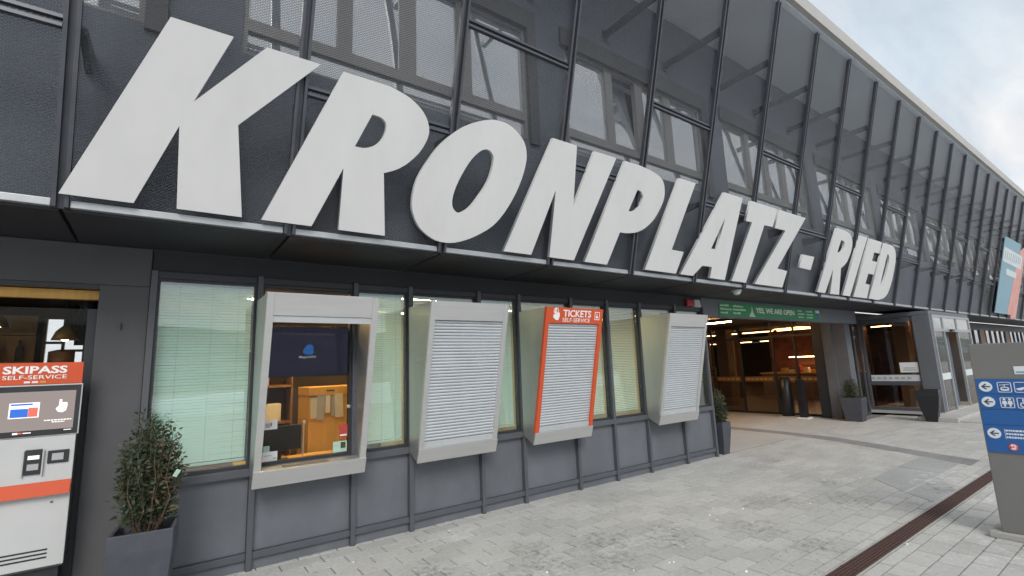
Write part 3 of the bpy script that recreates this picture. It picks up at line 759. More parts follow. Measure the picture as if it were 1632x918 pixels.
# ================================================================== SIGN LETTERING
LETTERS = [['K',[[(-0.078,1.302),(0.288,1.302),(0.084,0.805),(0.501,1.302),(0.881,1.302),(0.359,0.718),(0.43,0.084),(0.035,0.084),(0.014,0.627),(-0.2,0.084),(-0.567,0.084)]]],['R',[[(1.056,1.302),(1.438,1.302),(1.473,1.295),(1.51,1.289),(1.545,1.282),(1.579,1.274),(1.611,1.265),(1.64,1.254),(1.667,1.241),(1.692,1.228),(1.715,1.214),(1.736,1.2),(1.754,1.186),(1.769,1.171),(1.782,1.156),(1.794,1.141),(1.804,1.126),(1.813,1.11),(1.82,1.095),(1.826,1.079),(1.831,1.063),(1.834,1.047),(1.836,1.032),(1.836,1.016),(1.834,1.001),(1.832,0.986),(1.828,0.97),(1.823,0.954),(1.817,0.936),(1.81,0.919),(1.802,0.902),(1.794,0.886),(1.786,0.871),(1.778,0.856),(1.769,0.842),(1.76,0.827),(1.748,0.811),(1.734,0.794),(1.719,0.776),(1.702,0.758),(1.685,0.74),(1.668,0.723),(1.651,0.707),(1.633,0.692),(1.615,0.678),(1.596,0.664),(1.576,0.651),(1.554,0.639),(1.531,0.627),(1.507,0.617),(1.483,0.606),(1.459,0.595),(1.52,0.084),(1.126,0.084),(1.122,0.569),(0.917,0.084),(0.558,0.084)],[(1.316,1.041),(1.329,1.041),(1.343,1.04),(1.356,1.04),(1.369,1.039),(1.381,1.037),(1.392,1.034),(1.403,1.03),(1.412,1.025),(1.421,1.019),(1.428,1.013),(1.433,1.006),(1.438,0.999),(1.44,0.99),(1.442,0.981),(1.443,0.971),(1.443,0.96),(1.442,0.947),(1.44,0.934),(1.437,0.92),(1.433,0.907),(1.428,0.894),(1.423,0.881),(1.416,0.868),(1.409,0.856),(1.401,0.844),(1.392,0.833),(1.383,0.823),(1.373,0.814),(1.363,0.805),(1.351,0.797),(1.338,0.789),(1.325,0.781),(1.31,0.774),(1.295,0.768),(1.28,0.763),(1.264,0.76),(1.248,0.759),(1.231,0.758),(1.214,0.758),(1.197,0.757)]]],['O',[[(2.439,1.283),(2.401,1.27),(2.36,1.253),(2.317,1.234),(2.275,1.214),(2.237,1.193),(2.203,1.172),(2.171,1.15),(2.141,1.127),(2.112,1.103),(2.083,1.077),(2.054,1.05),(2.025,1.021),(1.997,0.992),(1.97,0.961),(1.945,0.931),(1.922,0.9),(1.902,0.869),(1.882,0.837),(1.864,0.805),(1.846,0.773),(1.828,0.741),(1.811,0.71),(1.795,0.678),(1.781,0.647),(1.769,0.617),(1.76,0.588),(1.753,0.56),(1.747,0.532),(1.744,0.505),(1.741,0.477),(1.739,0.449),(1.739,0.421),(1.74,0.393),(1.743,0.366),(1.748,0.34),(1.756,0.315),(1.767,0.29),(1.779,0.267),(1.792,0.245),(1.806,0.226),(1.819,0.209),(1.833,0.195),(1.847,0.183),(1.863,0.171),(1.881,0.159),(1.902,0.147),(1.925,0.134),(1.949,0.122),(1.975,0.112),(2.0,0.104),(2.025,0.099),(2.051,0.095),(2.078,0.093),(2.105,0.093),(2.131,0.094),(2.157,0.096),(2.182,0.1),(2.208,0.105),(2.234,0.112),(2.263,0.121),(2.294,0.132),(2.327,0.145),(2.361,0.16),(2.395,0.176),(2.429,0.194),(2.464,0.213),(2.499,0.235),(2.535,0.257),(2.569,0.281),(2.6,0.306),(2.628,0.331),(2.653,0.357),(2.677,0.385),(2.699,0.414),(2.722,0.445),(2.745,0.479),(2.767,0.517),(2.789,0.555),(2.81,0.595),(2.829,0.634),(2.847,0.673),(2.863,0.713),(2.878,0.753),(2.892,0.793),(2.903,0.833),(2.913,0.873),(2.922,0.913),(2.928,0.953),(2.932,0.99),(2.933,1.025),(2.93,1.056),(2.924,1.085),(2.916,1.112),(2.905,1.137),(2.893,1.159),(2.879,1.179),(2.863,1.196),(2.846,1.211),(2.827,1.224),(2.808,1.237),(2.788,1.249),(2.768,1.261),(2.747,1.271),(2.725,1.28),(2.703,1.287),(2.681,1.293),(2.659,1.298),(2.636,1.301),(2.612,1.303),(2.587,1.303),(2.56,1.302),(2.533,1.301),(2.504,1.298),(2.473,1.292)],[(2.435,1.007),(2.449,1.01),(2.464,1.01),(2.477,1.008),(2.49,1.004),(2.501,0.998),(2.511,0.99),(2.52,0.981),(2.528,0.97),(2.534,0.956),(2.538,0.941),(2.54,0.923),(2.54,0.903),(2.539,0.881),(2.536,0.858),(2.532,0.835),(2.527,0.811),(2.521,0.786),(2.514,0.761),(2.505,0.735),(2.494,0.709),(2.481,0.683),(2.467,0.656),(2.451,0.629),(2.434,0.602),(2.417,0.576),(2.4,0.55),(2.383,0.523),(2.364,0.497),(2.346,0.472),(2.327,0.451),(2.307,0.432),(2.285,0.415),(2.263,0.401),(2.243,0.39),(2.225,0.382),(2.209,0.379),(2.196,0.38),(2.183,0.384),(2.173,0.39),(2.163,0.397),(2.155,0.405),(2.148,0.416),(2.142,0.428),(2.138,0.442),(2.135,0.457),(2.134,0.474),(2.134,0.492),(2.136,0.512),(2.139,0.534),(2.144,0.557),(2.151,0.582),(2.159,0.61),(2.17,0.638),(2.181,0.668),(2.194,0.698),(2.209,0.73),(2.225,0.763),(2.243,0.797),(2.26,0.829),(2.277,0.857),(2.293,0.881),(2.309,0.903),(2.325,0.922),(2.34,0.939),(2.356,0.955),(2.372,0.969),(2.388,0.982),(2.404,0.993),(2.42,1.001)]]],['N',[[(3.248,1.302),(3.593,1.302),(3.637,0.657),(3.866,1.302),(4.224,1.302),(3.733,0.084),(3.374,0.084),(3.361,0.783),(3.123,0.084),(2.768,0.084)]]],['P',[[(4.378,1.302),(4.655,1.302),(4.705,1.298),(4.755,1.293),(4.806,1.289),(4.853,1.284),(4.897,1.278),(4.937,1.271),(4.974,1.263),(5.008,1.255),(5.038,1.245),(5.065,1.233),(5.088,1.22),(5.107,1.206),(5.122,1.19),(5.136,1.172),(5.147,1.151),(5.157,1.126),(5.166,1.099),(5.171,1.069),(5.174,1.037),(5.172,1.006),(5.165,0.974),(5.155,0.941),(5.14,0.907),(5.123,0.873),(5.105,0.839),(5.085,0.805),(5.063,0.771),(5.039,0.737),(5.012,0.704),(4.982,0.673),(4.948,0.643),(4.911,0.614),(4.871,0.587),(4.831,0.563),(4.791,0.542),(4.752,0.526),(4.712,0.513),(4.672,0.503),(4.633,0.496),(4.596,0.489),(4.561,0.484),(4.527,0.482),(4.493,0.481),(4.46,0.481),(4.427,0.48),(4.269,0.084),(3.9,0.084)],[(4.653,1.017),(4.667,1.015),(4.68,1.013),(4.694,1.012),(4.707,1.008),(4.719,1.003),(4.731,0.995),(4.742,0.985),(4.752,0.974),(4.76,0.961),(4.765,0.948),(4.766,0.934),(4.763,0.918),(4.758,0.901),(4.752,0.885),(4.744,0.869),(4.735,0.853),(4.724,0.837),(4.712,0.821),(4.699,0.807),(4.686,0.794),(4.672,0.783),(4.658,0.773),(4.643,0.765),(4.627,0.758),(4.612,0.752),(4.597,0.748),(4.581,0.746),(4.565,0.746),(4.55,0.745),(4.534,0.744)]]],['L',[[(5.434,1.302),(5.797,1.302),(5.452,0.383),(5.715,0.38),(5.601,0.084),(4.958,0.084)]]],['A',[[(6.501,1.302),(6.99,1.302),(6.784,0.084),(6.396,0.084),(6.416,0.242),(6.178,0.238),(5.985,0.084),(5.699,0.084)],[(6.597,0.954),(6.488,0.494),(6.341,0.494)]]],['T',[[(7.23,1.302),(8.042,1.302),(7.971,1.009),(7.707,1.003),(7.373,0.084),(6.969,0.084),(7.337,0.996),(7.155,0.993)]]],['Z',[[(8.113,1.302),(9.045,1.302),(8.285,0.376),(8.631,0.363),(8.535,0.084),(7.634,0.084),(8.395,1.006),(8.038,1.002)]]],['-',[[(9.119,0.688),(9.561,0.689),(9.481,0.449),(9.033,0.46)]]],['R',[[(10.334,1.302),(10.653,1.302),(10.695,1.299),(10.738,1.297),(10.781,1.295),(10.822,1.292),(10.861,1.286),(10.898,1.279),(10.935,1.271),(10.969,1.262),(11.001,1.249),(11.03,1.234),(11.056,1.215),(11.079,1.192),(11.099,1.167),(11.116,1.14),(11.127,1.112),(11.133,1.082),(11.136,1.05),(11.133,1.017),(11.127,0.982),(11.117,0.947),(11.101,0.909),(11.08,0.869),(11.056,0.828),(11.03,0.79),(11.006,0.758),(10.983,0.732),(10.96,0.712),(10.936,0.694),(10.912,0.678),(10.887,0.662),(10.86,0.646),(10.833,0.631),(10.805,0.618),(10.776,0.604),(10.748,0.59),(10.823,0.084),(10.416,0.084),(10.405,0.542),(10.2,0.084),(9.858,0.084)],[(10.594,1.11),(10.622,1.109),(10.652,1.109),(10.681,1.109),(10.707,1.107),(10.728,1.102),(10.743,1.095),(10.755,1.085),(10.762,1.073),(10.767,1.061),(10.77,1.047),(10.77,1.031),(10.767,1.014),(10.762,0.996),(10.755,0.978),(10.745,0.961),(10.734,0.946),(10.722,0.931),(10.707,0.917),(10.688,0.904),(10.665,0.893),(10.636,0.884),(10.602,0.876),(10.564,0.87),(10.526,0.864),(10.489,0.857)]]],['I',[[(11.439,1.302),(11.829,1.302),(11.354,0.084),(10.987,0.084)]]],['E',[[(11.971,1.302),(12.654,1.302),(12.582,1.053),(12.296,1.05),(12.238,0.868),(12.523,0.868),(12.426,0.595),(12.127,0.598),(12.051,0.378),(12.293,0.374),(12.229,0.084),(11.513,0.084)]]],['D',[[(12.77,1.302),(13.106,1.302),(13.151,1.301),(13.197,1.3),(13.242,1.3),(13.286,1.296),(13.329,1.288),(13.371,1.276),(13.413,1.26),(13.453,1.241),(13.489,1.218),(13.52,1.191),(13.546,1.16),(13.568,1.124),(13.585,1.085),(13.599,1.04),(13.607,0.989),(13.61,0.928),(13.607,0.859),(13.6,0.785),(13.59,0.714),(13.579,0.65),(13.566,0.594),(13.551,0.542),(13.534,0.494),(13.515,0.448),(13.494,0.405),(13.472,0.364),(13.448,0.326),(13.423,0.29),(13.395,0.258),(13.364,0.229),(13.33,0.204),(13.294,0.184),(13.256,0.166),(13.214,0.151),(13.168,0.136),(13.117,0.123),(13.061,0.112),(13.003,0.103),(12.944,0.094),(12.886,0.084),(12.332,0.084)],[(13.055,1.088),(13.077,1.085),(13.1,1.083),(13.123,1.081),(13.144,1.075),(13.161,1.064),(13.176,1.048),(13.191,1.029),(13.202,1.005),(13.209,0.976),(13.209,0.938),(13.202,0.888),(13.188,0.827),(13.17,0.761),(13.15,0.698),(13.129,0.643),(13.108,0.597),(13.085,0.555),(13.061,0.517),(13.035,0.484),(13.009,0.456),(12.982,0.434),(12.954,0.419),(12.925,0.408),(12.896,0.397),(12.867,0.385)]]]]
sg = thing('facade_lettering', 'big white slanted letters KRONPLATZ - RIED across the mesh facade', 'lettering', (0, 0, 0))
LO = Vector((0, FY(2.69), 2.69)) + EN * .07
for ch, loops in LETTERS:
    me = poly_mesh('letter', [[(a, b * 1.03078) for a, b in L] for L in loops], 'letter_white', LO - EN * .038, (1, 0, 0), EV, .038)
    lt = put('letter', me, sg); tag(lt, 'white ' + ('dash' if ch == '-' else 'letter ' + ch))
    xs = [a for a, b in loops[0]]; q = MB()
    for fx_, zb in ((.3, .16), (.62, .16), (.45, 1.2)):   # stand-off pegs to the mesh frame
        zz = zb if ch != '-' else .56
        cand = [a for a, b in loops[0] if abs(b - zz) < .25] or xs
        x = min(cand) + (max(cand) - min(cand)) * fx_ * .5 + .05
        p0 = Vector((x, FY(2.69 + zz), 2.69 + zz)); q.tube(p0, p0 + EN * .034, .008, n=6)
    q.build('stand_off', 'frame_dark', lt)

# ================================================================== TICKET WINDOW BOXES
SD = Vector((0, .32, -1.45)); SL = SD.length; SDN = SD.normalized(); SN = Vector((0, -1.45, -.32)).normalized()
TOP = Vector((0, -.60, 2.27))
HW = .4625
def SP(x, t, d): return Vector((x, 0, 0)) + TOP + SD * t + SN * d
def slab(mb, x0, x1, t0, t1, d0, d1):   # slab on the slanted front
    return mb.hexa([SP(x0, t1, d1), SP(x1, t1, d1), SP(x1, t1, d0), SP(x0, t1, d0), SP(x0, t0, d1), SP(x1, t0, d1), SP(x1, t0, d0), SP(x0, t0, d0)])
side_poly = [(-.052, 2.27), (-.60, 2.27), (-.28, .82), (-.242, .69), (-.054, .775)]
ME = {}
for s, nm in ((-1, 'l'), (1, 'r')):
    x0 = -HW if s < 0 else HW - .014
    ME[nm] = MB().prism([(x0, y, z) for y, z in side_poly], (.014, 0, 0)).mesh('side_panel', 'steel', bevel=.002)
ME['top'] = MB().box(-HW + .0145, -.598, 2.252, HW - .0145, -.054, 2.268).mesh('top_cover', 'steel')
def fins(m): return [slab(MB(), a, b, -.002, 1.0, -.03, .006).mesh('front_fin', m, bevel=.002) for a, b in ((-HW - .003, -HW + .052), (HW - .052, HW + .003))]
def head(m): return slab(MB(), -HW + .0525, HW - .0525, -.002, .126, -.012, .003).mesh('header_plate', m, bevel=.002)
ME['fins'], ME['fins_o'] = fins('steel_light'), fins('orange_sheet')
ME['head'], ME['head_o'] = head('steel_light'), head('orange_sheet')
ap = MB().hexa([(-HW - .006, -.252, .686), (HW + .006, -.252, .686), (HW + .006, -.232, .690), (-HW - .006, -.232, .690), (-HW - .006, -.298, .822), (HW + .006, -.298, .822), (HW + .006, -.278, .825), (-HW - .006, -.278, .825)])
ap.prism([(-HW + .015, -.231, .690), (-HW + .015, -.231, .702), (-HW + .015, -.055, .787), (-HW + .015, -.055, .775)], (2 * HW - .03, 0, 0))
ME['apron'] = ap.mesh('apron', 'steel_light', bevel=.002)
NS = 38
ts0, ts1 = .128, .955; dt = (ts1 - ts0) / NS
prof = [(0, -.030), (.10, -.020), (.35, -.014), (.65, -.0145), (.88, -.021), (1.0, -.031)]
sl = MB(); pv = []
for f, d in prof:
    for x in (-HW + .05, HW - .05): pv.append(Vector((x, 0, 0)) + SD * (f * dt * .985) + SN * d)
sl.add(pv, [(2 * i, 2 * i + 1, 2 * i + 3, 2 * i + 2) for i in range(len(prof) - 1)])
ME['slat'] = sl.mesh('slat', 'shutter_slat', smooth=False)
ME['bar'] = slab(MB(), -HW + .05, HW - .05, .956, 1.0, -.03, -.010).mesh('shutter', 'shutter_slat', bevel=.003)
ME['bar_up'] = slab(MB(), -HW + .05, HW - .05, .128, .165, -.03, -.006).mesh('shutter', 'shutter_slat', bevel=.003)
ME['backing'] = slab(MB(), -HW + .02, HW - .02, .126, 1.0, -.05, -.040).mesh('backing', 'plastic_black')
def kiosk(i, label, orange=False, opened=False):
    xc = (MX[i] + MX[i + 1]) / 2
    t = thing('ticket_window_box', label, 'ticket window', (xc, 0, 0), 'ticket window boxes along the office front')
    put('side_panel', ME['l'], t); put('side_panel', ME['r'], t); put('top_cover', ME['top'], t)
    for f in ME['fins_o' if orange else 'fins']: put('front_fin', f, t)
    put('header_plate', ME['head_o' if orange else 'head'], t); put('apron', ME['apron'], t)
    if opened:
        tag(put('shutter', ME['bar_up'], t), 'rolled up shutter end bar'); B('counter', 'steel', t, (-HW + .015, -.275, .806, HW - .015, -.055, .819))
        B('coin_tray', 'machine_side', t, (-.22, -.20, .8195, .16, -.10, .823))
    else:
        put('backing', ME['backing'], t)
        sh = put('shutter', ME['bar'], t)
        for k in range(NS):
            put('slat', ME['slat'], sh, TOP + SD * (ts0 + dt * k))
    return t, xc
k1, xc1 = kiosk(0, 'open steel ticket window box with a dark screen and lit office behind', opened=True)
k2, xc2 = kiosk(2, 'steel ticket window box with closed grey shutter between the open one and the orange one')
k3, xc3 = kiosk(4, 'orange framed self-service ticket box with closed shutter and white lettering', orange=True)
k4, xc4 = kiosk(7, 'steel ticket window box with closed grey shutter nearest the entrance passage')
# lettering on the orange header
HU, HV = (1, 0, 0), -SDN
def on_header(x, t, d=.0032): return SP(x, t, d)
put('lettering', text_mesh('lettering', 'TICKETS', 'sign_white', on_header(-.20, .072), HU, HV, .46, .085, .002, .02), k3)
put('lettering', text_mesh('lettering', 'SELF-SERVICE', 'sign_white', on_header(-.205, .113), HU, HV, .455, .048, .002, .0), k3)
hand = [[(.0, .0), (.05, -.035), (.085, -.03), (.10, .02), (.095, .055), (.06, .06), (.045, .062), (.045, .105), (.028, .108), (.022, .03), (.008, .035)]]
hand_c = [[(a - .03, b - .005) for a, b in hand[0]]]
put('hand_symbol', poly_mesh('hand_symbol', hand_c, 'sign_white', on_header(-.325, .075), HU, HV, .002), k3)
put('ring_symbol', poly_mesh('ring_symbol', [circle(0, 0, .038), circle(0, 0, .029)], 'sign_white', on_header(-.315, .027), HU, HV, .002), k3)
put('frame_symbol', poly_mesh('frame_symbol', [rect(0, -.10, .085, 0), rect(.008, -.092, .077, -.008)], 'sign_white', on_header(.325, .022), HU, HV, .002), k3)
put('frame_symbol', poly_mesh('frame_symbol', [rect(.03, -.08, .06, -.05), ], 'sign_white', on_header(.32, .022), HU, HV, .002), k3)
put('frame_symbol', poly_mesh('frame_symbol', [rect(.04, -.05, .047, -.02), ], 'sign_white', on_header(.32, .022), HU, HV, .002), k3)

# ---- things in and behind the open ticket window
tv = thing('display_screen', 'dark wide screen with blue logo in the open ticket window', 'screen', (xc1, .05, 1.58))
B('bezel', 'plastic_black', tv, (-.395, .0, 0, .395, .05, .475), bevel=.004)
B('panel', 'tv_glow', tv, (-.385, -.004, .012, .385, -.0005, .465))
put('logo', poly_mesh('logo', [[(-.05, -.02), (-.03, -.045), (.035, -.05), (.05, -.03), (.045, .03), (.02, .05), (-.005, .045), (-.03, .02)]], 'tv_blue', (.01, -.0045, .255), (1, 0, 0), (0, 0, 1), .001), tv)
put('lettering', text_mesh('lettering', 'MagicINFO', 'tv_text', (-.07, -.0045, .168), (1, 0, 0), (0, 0, 1), .155, .027, .001, .005), tv)
cup = thing('cupboard', 'orange wooden cupboard side with papers clipped on it inside the ticket office', 'cupboard', (1.58, .85, 0))
B('body', 'wood_orange', cup, (-.21, 0, .01, .45, .5, 1.36), bevel=.004)
B('top_board', 'wood_orange', cup, (-.215, -.012, 1.362, .455, .5, 1.455), bevel=.004)
B('handle_slot', 'plastic_black', cup, (-.03, -.016, 1.405, .06, -.0125, 1.418))
for j, (x, z, w_, h_, m_) in enumerate(((-.19, 1.12, .07, .22, 'paper'), (-.13, 1.10, .08, .27, 'grey_text'), (-.035, 1.17, .05, .19, 'paper_white'), (.03, 1.13, .05, .22, 'grey_text'), (.075, 1.11, .09, .26, 'paper'))):
    o = tag(MB().box(0, -.003, 0, w_, 0, h_).build('paper_sheet', m_), 'paper sheet on the cupboard in the open ticket window, number %s from the left' % ('one', 'two', 'three', 'four', 'five')[j], 'paper', 'papers on the cupboard')
    o.location = (1.58 + x, .842 - .001 * j, z); o.rotation_euler = (0, math.radians((-2, 1, 0, 2, -3)[j]), 0)
shf = thing('office_shelf', 'dark shelf unit behind the counter of the open ticket window', 'shelf', (.85, 1.9, 0))
B('back', 'room_dark', shf, (-.55, .35, .01, .55, .37, 2.2))
for z in (.55, 1.0, 1.45, 1.9): B('board', 'wood_brown', shf, (-.55, .0, z, .55, .349, z + .03))
for x in (-.57, .551): B('upright', 'wood_brown', shf, (x, 0, .01, x + .02, .37, 2.2))
for j, (x, z, c_) in enumerate(((-.4, 1.03, 'paper'), (-.18, 1.03, 'wood_brown'), (.1, 1.48, 'room_wall'), (.25, 1.03, 'paper'), (-.3, 1.48, 'machine_side'))):
    tag(MB().box(.85 + x, 1.95, z, .85 + x + .2, 2.2, z + .22).build('folder_box', c_, None, bevel=.006), ('cream file box on lower shelf at left', 'brown file box beside the cream one', 'tan file box on the upper shelf', 'cream file box on lower shelf at right', 'dark file box on the upper shelf')[j] + ' in the ticket office', 'box', 'file boxes in the ticket office')
dk = thing('office_desk', 'light desk behind the glass of the open ticket window', 'desk', (1.15, .45, 0))
B('top', 'wood_orange', dk, (-.5, -.3, .74, .5, .3, .775), bevel=.004)
for x in (-.47, .43): B('leg', 'machine_side', dk, (x, -.28, .01, x + .04, .28, .739))
mon = thing('computer_monitor', 'black back of a monitor on the ticket office desk', 'monitor', (1.02, .5, .776))
B('stand', 'plastic_black', mon, (-.09, -.06, 0, .09, .06, .012), (-.02, .0, .0125, .02, .02, .09)); B('housing', 'plastic_black', mon, (-.20, -.02, .0905, .20, .02, .33), bevel=.008)
kb = tag(B('keyboard', 'plastic_black', None, (.95, .22, .776, 1.36, .33, .792), bevel=.004), 'black keyboard on the desk behind the open ticket window', 'keyboard')
mic = thing('microphone', 'thin upright microphone on a stick behind the ticket window glass', 'microphone', (1.157, .12, .776))
MB().tube((0, 0, 0), (0, 0, .36), .006, n=8).build('stem', 'steel_light', mic); MB().lathe([(.004, .355), (.013, .36), (.014, .385), (.006, .395)], (0, 0, 0), 10).build('head', 'steel_light', mic, smooth=True); MB().lathe([(.05, 0), (.05, .01), (.008, .016)], (0, 0, 0), 14).build('foot', 'steel_light', mic)
def flat(name, m, label, cat, x0, z0, x1, z1, y=.012, marks=()):
    o = tag(MB().box(x0, y - .002, z0, x1, y, z1).build(name, m), label, cat)
    for mm, a, b, c, d in marks:
        MB().box(x0 + (x1 - x0) * a, y - .0045, z0 + (z1 - z0) * b, x0 + (x1 - x0) * c, y - .0025, z0 + (z1 - z0) * d).build('mark', mm, o)
    return o
flat('card_sticker', 'paper_white', 'white card sticker at mid height on the left of the open ticket window', 'sticker', .795, 1.125, .906, 1.208, marks=(('grey_text', .15, .2, .48, .65), ('sign_red', .5, .35, .6, .7)))
flat('info_card', 'paper_white', 'white card with green corner standing low on the left of the open ticket window', 'card', .795, .853, .915, .935, marks=(('paper_green', .7, .12, .95, .4), ('grey_text', .1, .55, .6, .62)))
flat('info_card', 'paper_green', 'small pale green card standing behind white card in the open ticket window', 'card', .80, .936, .85, .985, y=.014)
flat('leaflet', 'paper_green', 'pale green leaflet low on the right of the open ticket window', 'leaflet', 1.40, .855, 1.53, .955, marks=(('leaf_dark', .55, .35, .9, .9), ('grey_text', .08, .6, .45, .66)))
flat('leaflet', 'paper_red', 'dark red leaflet above the green one in the open ticket window', 'leaflet', 1.455, .99, 1.535, 1.11, y=.013, marks=(('paper_white', .1, .1, .9, .22),))
kn = MB().lathe([(.018, 0), (.018, .012), (.010, .02)], (0, 0, 0), 12).build('window_knob', 'steel_light'); kn.rotation_euler = (math.radians(90), 0, 0); kn.location = (1.541, .010, 1.275); tag(kn, 'round metal knob on the right edge of the open ticket window', 'knob')

# ---- venetian blinds
def blind(i, label, z0=.88, tilt=68, dz=.0):
    a, b = cellsX[i] + .05, cellsX[i + 1] - .05
    t = thing('venetian_blind', label, 'blind', ((a + b) / 2, .10, z0), 'venetian blinds in the office windows'); hw = (b - a) / 2
    B('head_rail', 'blind_white', t, (-hw, -.02, 2.40 - z0, hw, .02, 2.43 - z0)); B('bottom_rail', 'blind_white', t, (-hw, -.012, 0, hw, .012, .02))
    q = MB(); z = .04; c_, s_ = math.cos(math.radians(tilt)) * .0125, math.sin(math.radians(tilt)) * .0125
    while z < 2.39 - z0:
        w_ = rnd.uniform(-.0012, .0012)
        q.add([(-hw, -c_, z - s_ + w_), (hw, -c_, z - s_ - w_), (hw, 0, z + .003 - w_), (-hw, 0, z + .003 + w_), (hw, c_, z + s_ - w_), (-hw, c_, z + s_ + w_)], [(0, 1, 2, 3), (3, 2, 4, 5)]); z += .0245
    q.build('slats', 'blind_slat', t)
    q = MB()
    for f in (-.6, .1, .7): q.tube((hw * f, -.014, .01), (hw * f, -.014, 2.4 - z0), .0012, n=4)
    q.build('cord', 'grey_text', t)
blind(0, 'white venetian blind in the wide window beside the near potted shrub')
blind(2, 'white venetian blind in the window just right of the open ticket box')
blind(4, 'white venetian blind in the narrow window left of the orange ticket box')
blind(6, 'white venetian blind in the window just right of the orange ticket box', .9, 35)
blind(7, 'white venetian blind in the window left of the last ticket box', .9, 30)

# ================================================================== SMALL FITTINGS
bn = thing('welcome_banner', 'green banner reading YES, WE ARE OPEN above the entrance passage', 'banner', (8.17, -.012, 2.368))
B('sheet', 'banner_green', bn, (0, 0, 0, 4.18, .010, .25))
put('lettering', text_mesh('lettering', 'YES, WE ARE OPEN', 'sign_white', (1.27, -.0005, .072), (1, 0, 0), (0, 0, 1), 1.58, .125, .003, .018), bn)
put('peak_symbol', poly_mesh('peak_symbol', [[(0, 0), (.23, 0), (.17, .07), (.13, .21), (.10, .10), (.05, .06)]], 'banner_text', (1.0, -.0005, .01), (1, 0, 0), (0, 0, 1), .003), bn)
for x0, L in ((.04, (.27, .36, .2)), (.46, (.34, .4, .24)), (3.02, (.2, .26, .22)), (3.42, (.24, .3, .27))):
    for r_, wd_ in enumerate(L):
        q = MB(); x = x0
        while x < x0 + wd_:
            s_ = rnd.uniform(.02, .045); q.box(x, -.003, .178 - r_ * .066, x + s_, -.0005, .178 - r_ * .066 + rnd.choice((.026, .026, .036))); x += s_ + .012
        q.build('small_print', 'banner_text', bn)
B('logo_patch', 'sign_blue', bn, (3.90, -.003, .05, 4.05, -.0005, .17)); B('logo_patch', 'sign_light', bn, (3.88, -.003, .171, 4.06, -.0005, .235)); B('logo_patch', 'sign_red', bn, (4.051, -.003, .03, 4.08, -.0005, .165))
bc = thing('alarm_beacon', 'small red alarm beacon on the dark header left of the green banner', 'beacon', (7.27, .01, 2.5))
MB().box(-.09, -.05, 0, .09, 0, .12).build('housing', 'beacon_red', bc, bevel=.02)
sd_ = thing('alarm_sounder', 'small grey alarm sounder box beside the red beacon', 'sounder', (7.47, .01, 2.49))
MB().hexa([(-.09, -.06, 0), (.10, -.06, 0), (.10, 0, 0), (-.09, 0, 0), (-.075, -.05, .13), (.085, -.05, .13), (.085, 0, .13), (-.075, 0, .13)]).build('housing', 'machine_white', sd_, bevel=.012)
cc = thing('dome_camera', 'small white dome camera under the soffit edge left of the green banner', 'camera', (7.40, -.80, 2.60))
MB().lathe([(.075, .0712), (.078, .045), (.07, .04)], (0, 0, 0), 18).build('base', 'machine_white', cc, smooth=True); MB().lathe([(.005, -.012), (.035, -.005), (.055, .012), (.062, .039)], (0, 0, 0), 18).build('dome', 'machine_white', cc, smooth=True)
hk = tag(MB().box(-.262, -.024, 2.0, -.254, -.008, 2.055).build('wall_hook', 'plastic_black', None, bevel=.002), 'small dark hook on the rendered pillar beside the shop opening', 'hook')
po = thing('facade_poster', 'tall blue and red poster panel on the far end of the mesh facade', 'poster', (0, 0, 0))
PO = Vector((0, FY(2.69), 2.69)) + EN * .06
def pp(name, m, loops, th=.02): put(name, poly_mesh(name, loops, m, PO, (1, 0, 0), EV, th), po)
pp('blue_field', 'poster_blue', [[(23.7, .17), (26.3, .17), (26.3, 2.86), (23.7, 2.86)]])
pp('red_field', 'poster_red', [[(26.301, .03), (27.25, .03), (27.25, 2.74), (26.9, 2.8), (26.301, 2.6)]])
pp('red_field', 'poster_red', [[(25.85, 1.7), (26.3, 2.55), (26.3, .17), (25.6, .17), (25.8, .9)]], .024)
pp('white_field', 'poster_white', [[(23.75, 2.0), (26.85, 1.95), (26.85, 2.45), (23.75, 2.5)]], .027)
pp('white_field', 'poster_white', [[(24.5, 1.58), (26.2, 1.56), (26.2, 1.76), (24.5, 1.8)]], .027)
for j in range(9): pp('mark', 'poster_blue', [rect(23.95 + j * .31, 2.1, 24.02 + j * .31, 2.38)], .03)

# ================================================================== SKIPASS MACHINE
sm = thing('ticket_machine', 'white skipass self-service machine with orange sign and shelf at the left edge', 'ticket machine', (-.84, -.2, 0))
B('plinth', 'machine_dark', sm, (-.36, .05, 0, .37, .30, .39)); B('body', 'machine_white', sm, (-.40, -.004, .395, .398, .012, 1.245), bevel=.004)
B('cabinet', 'machine_side', sm, (-.395, .0125, .38, .392, .34, 1.585), bevel=.004)
B('sign_board', 'orange_sheet', sm, (-.40, -.006, 1.60, .402, .02, 1.75), bevel=.003)
put('lettering', text_mesh('lettering', 'SKIPASS', 'sign_white', (-.008, -.0065, 1.675), (1, 0, 0), (0, 0, 1), .325, .052, .002, .03), sm)
put('lettering', text_mesh('lettering', 'SELF-SERVICE', 'sign_white', (-.008, -.0065, 1.637), (1, 0, 0), (0, 0, 1), .325, .027, .002, .004), sm)
for a, m_ in ((.10, 'sign_light'), (.14, 'paper_white'), (.18, 'gold')): put('payment_symbol', poly_mesh('payment_symbol', [rrect(a, 1.611, a + .032, 1.624, .004)], m_, (0, -.0065, 0), (1, 0, 0), (0, 0, 1), .002), sm)
scr = B('screen', 'machine_white', sm, (-.40, -.010, 1.247, .41, .012, 1.598), bevel=.004)
B('bezel', 'machine_dark', scr, (-.39, -.014, 1.254, .402, -.0105, 1.59)); B('display', 'kiosk_glow', scr, (-.36, -.0165, 1.292, .377, -.0145, 1.552))
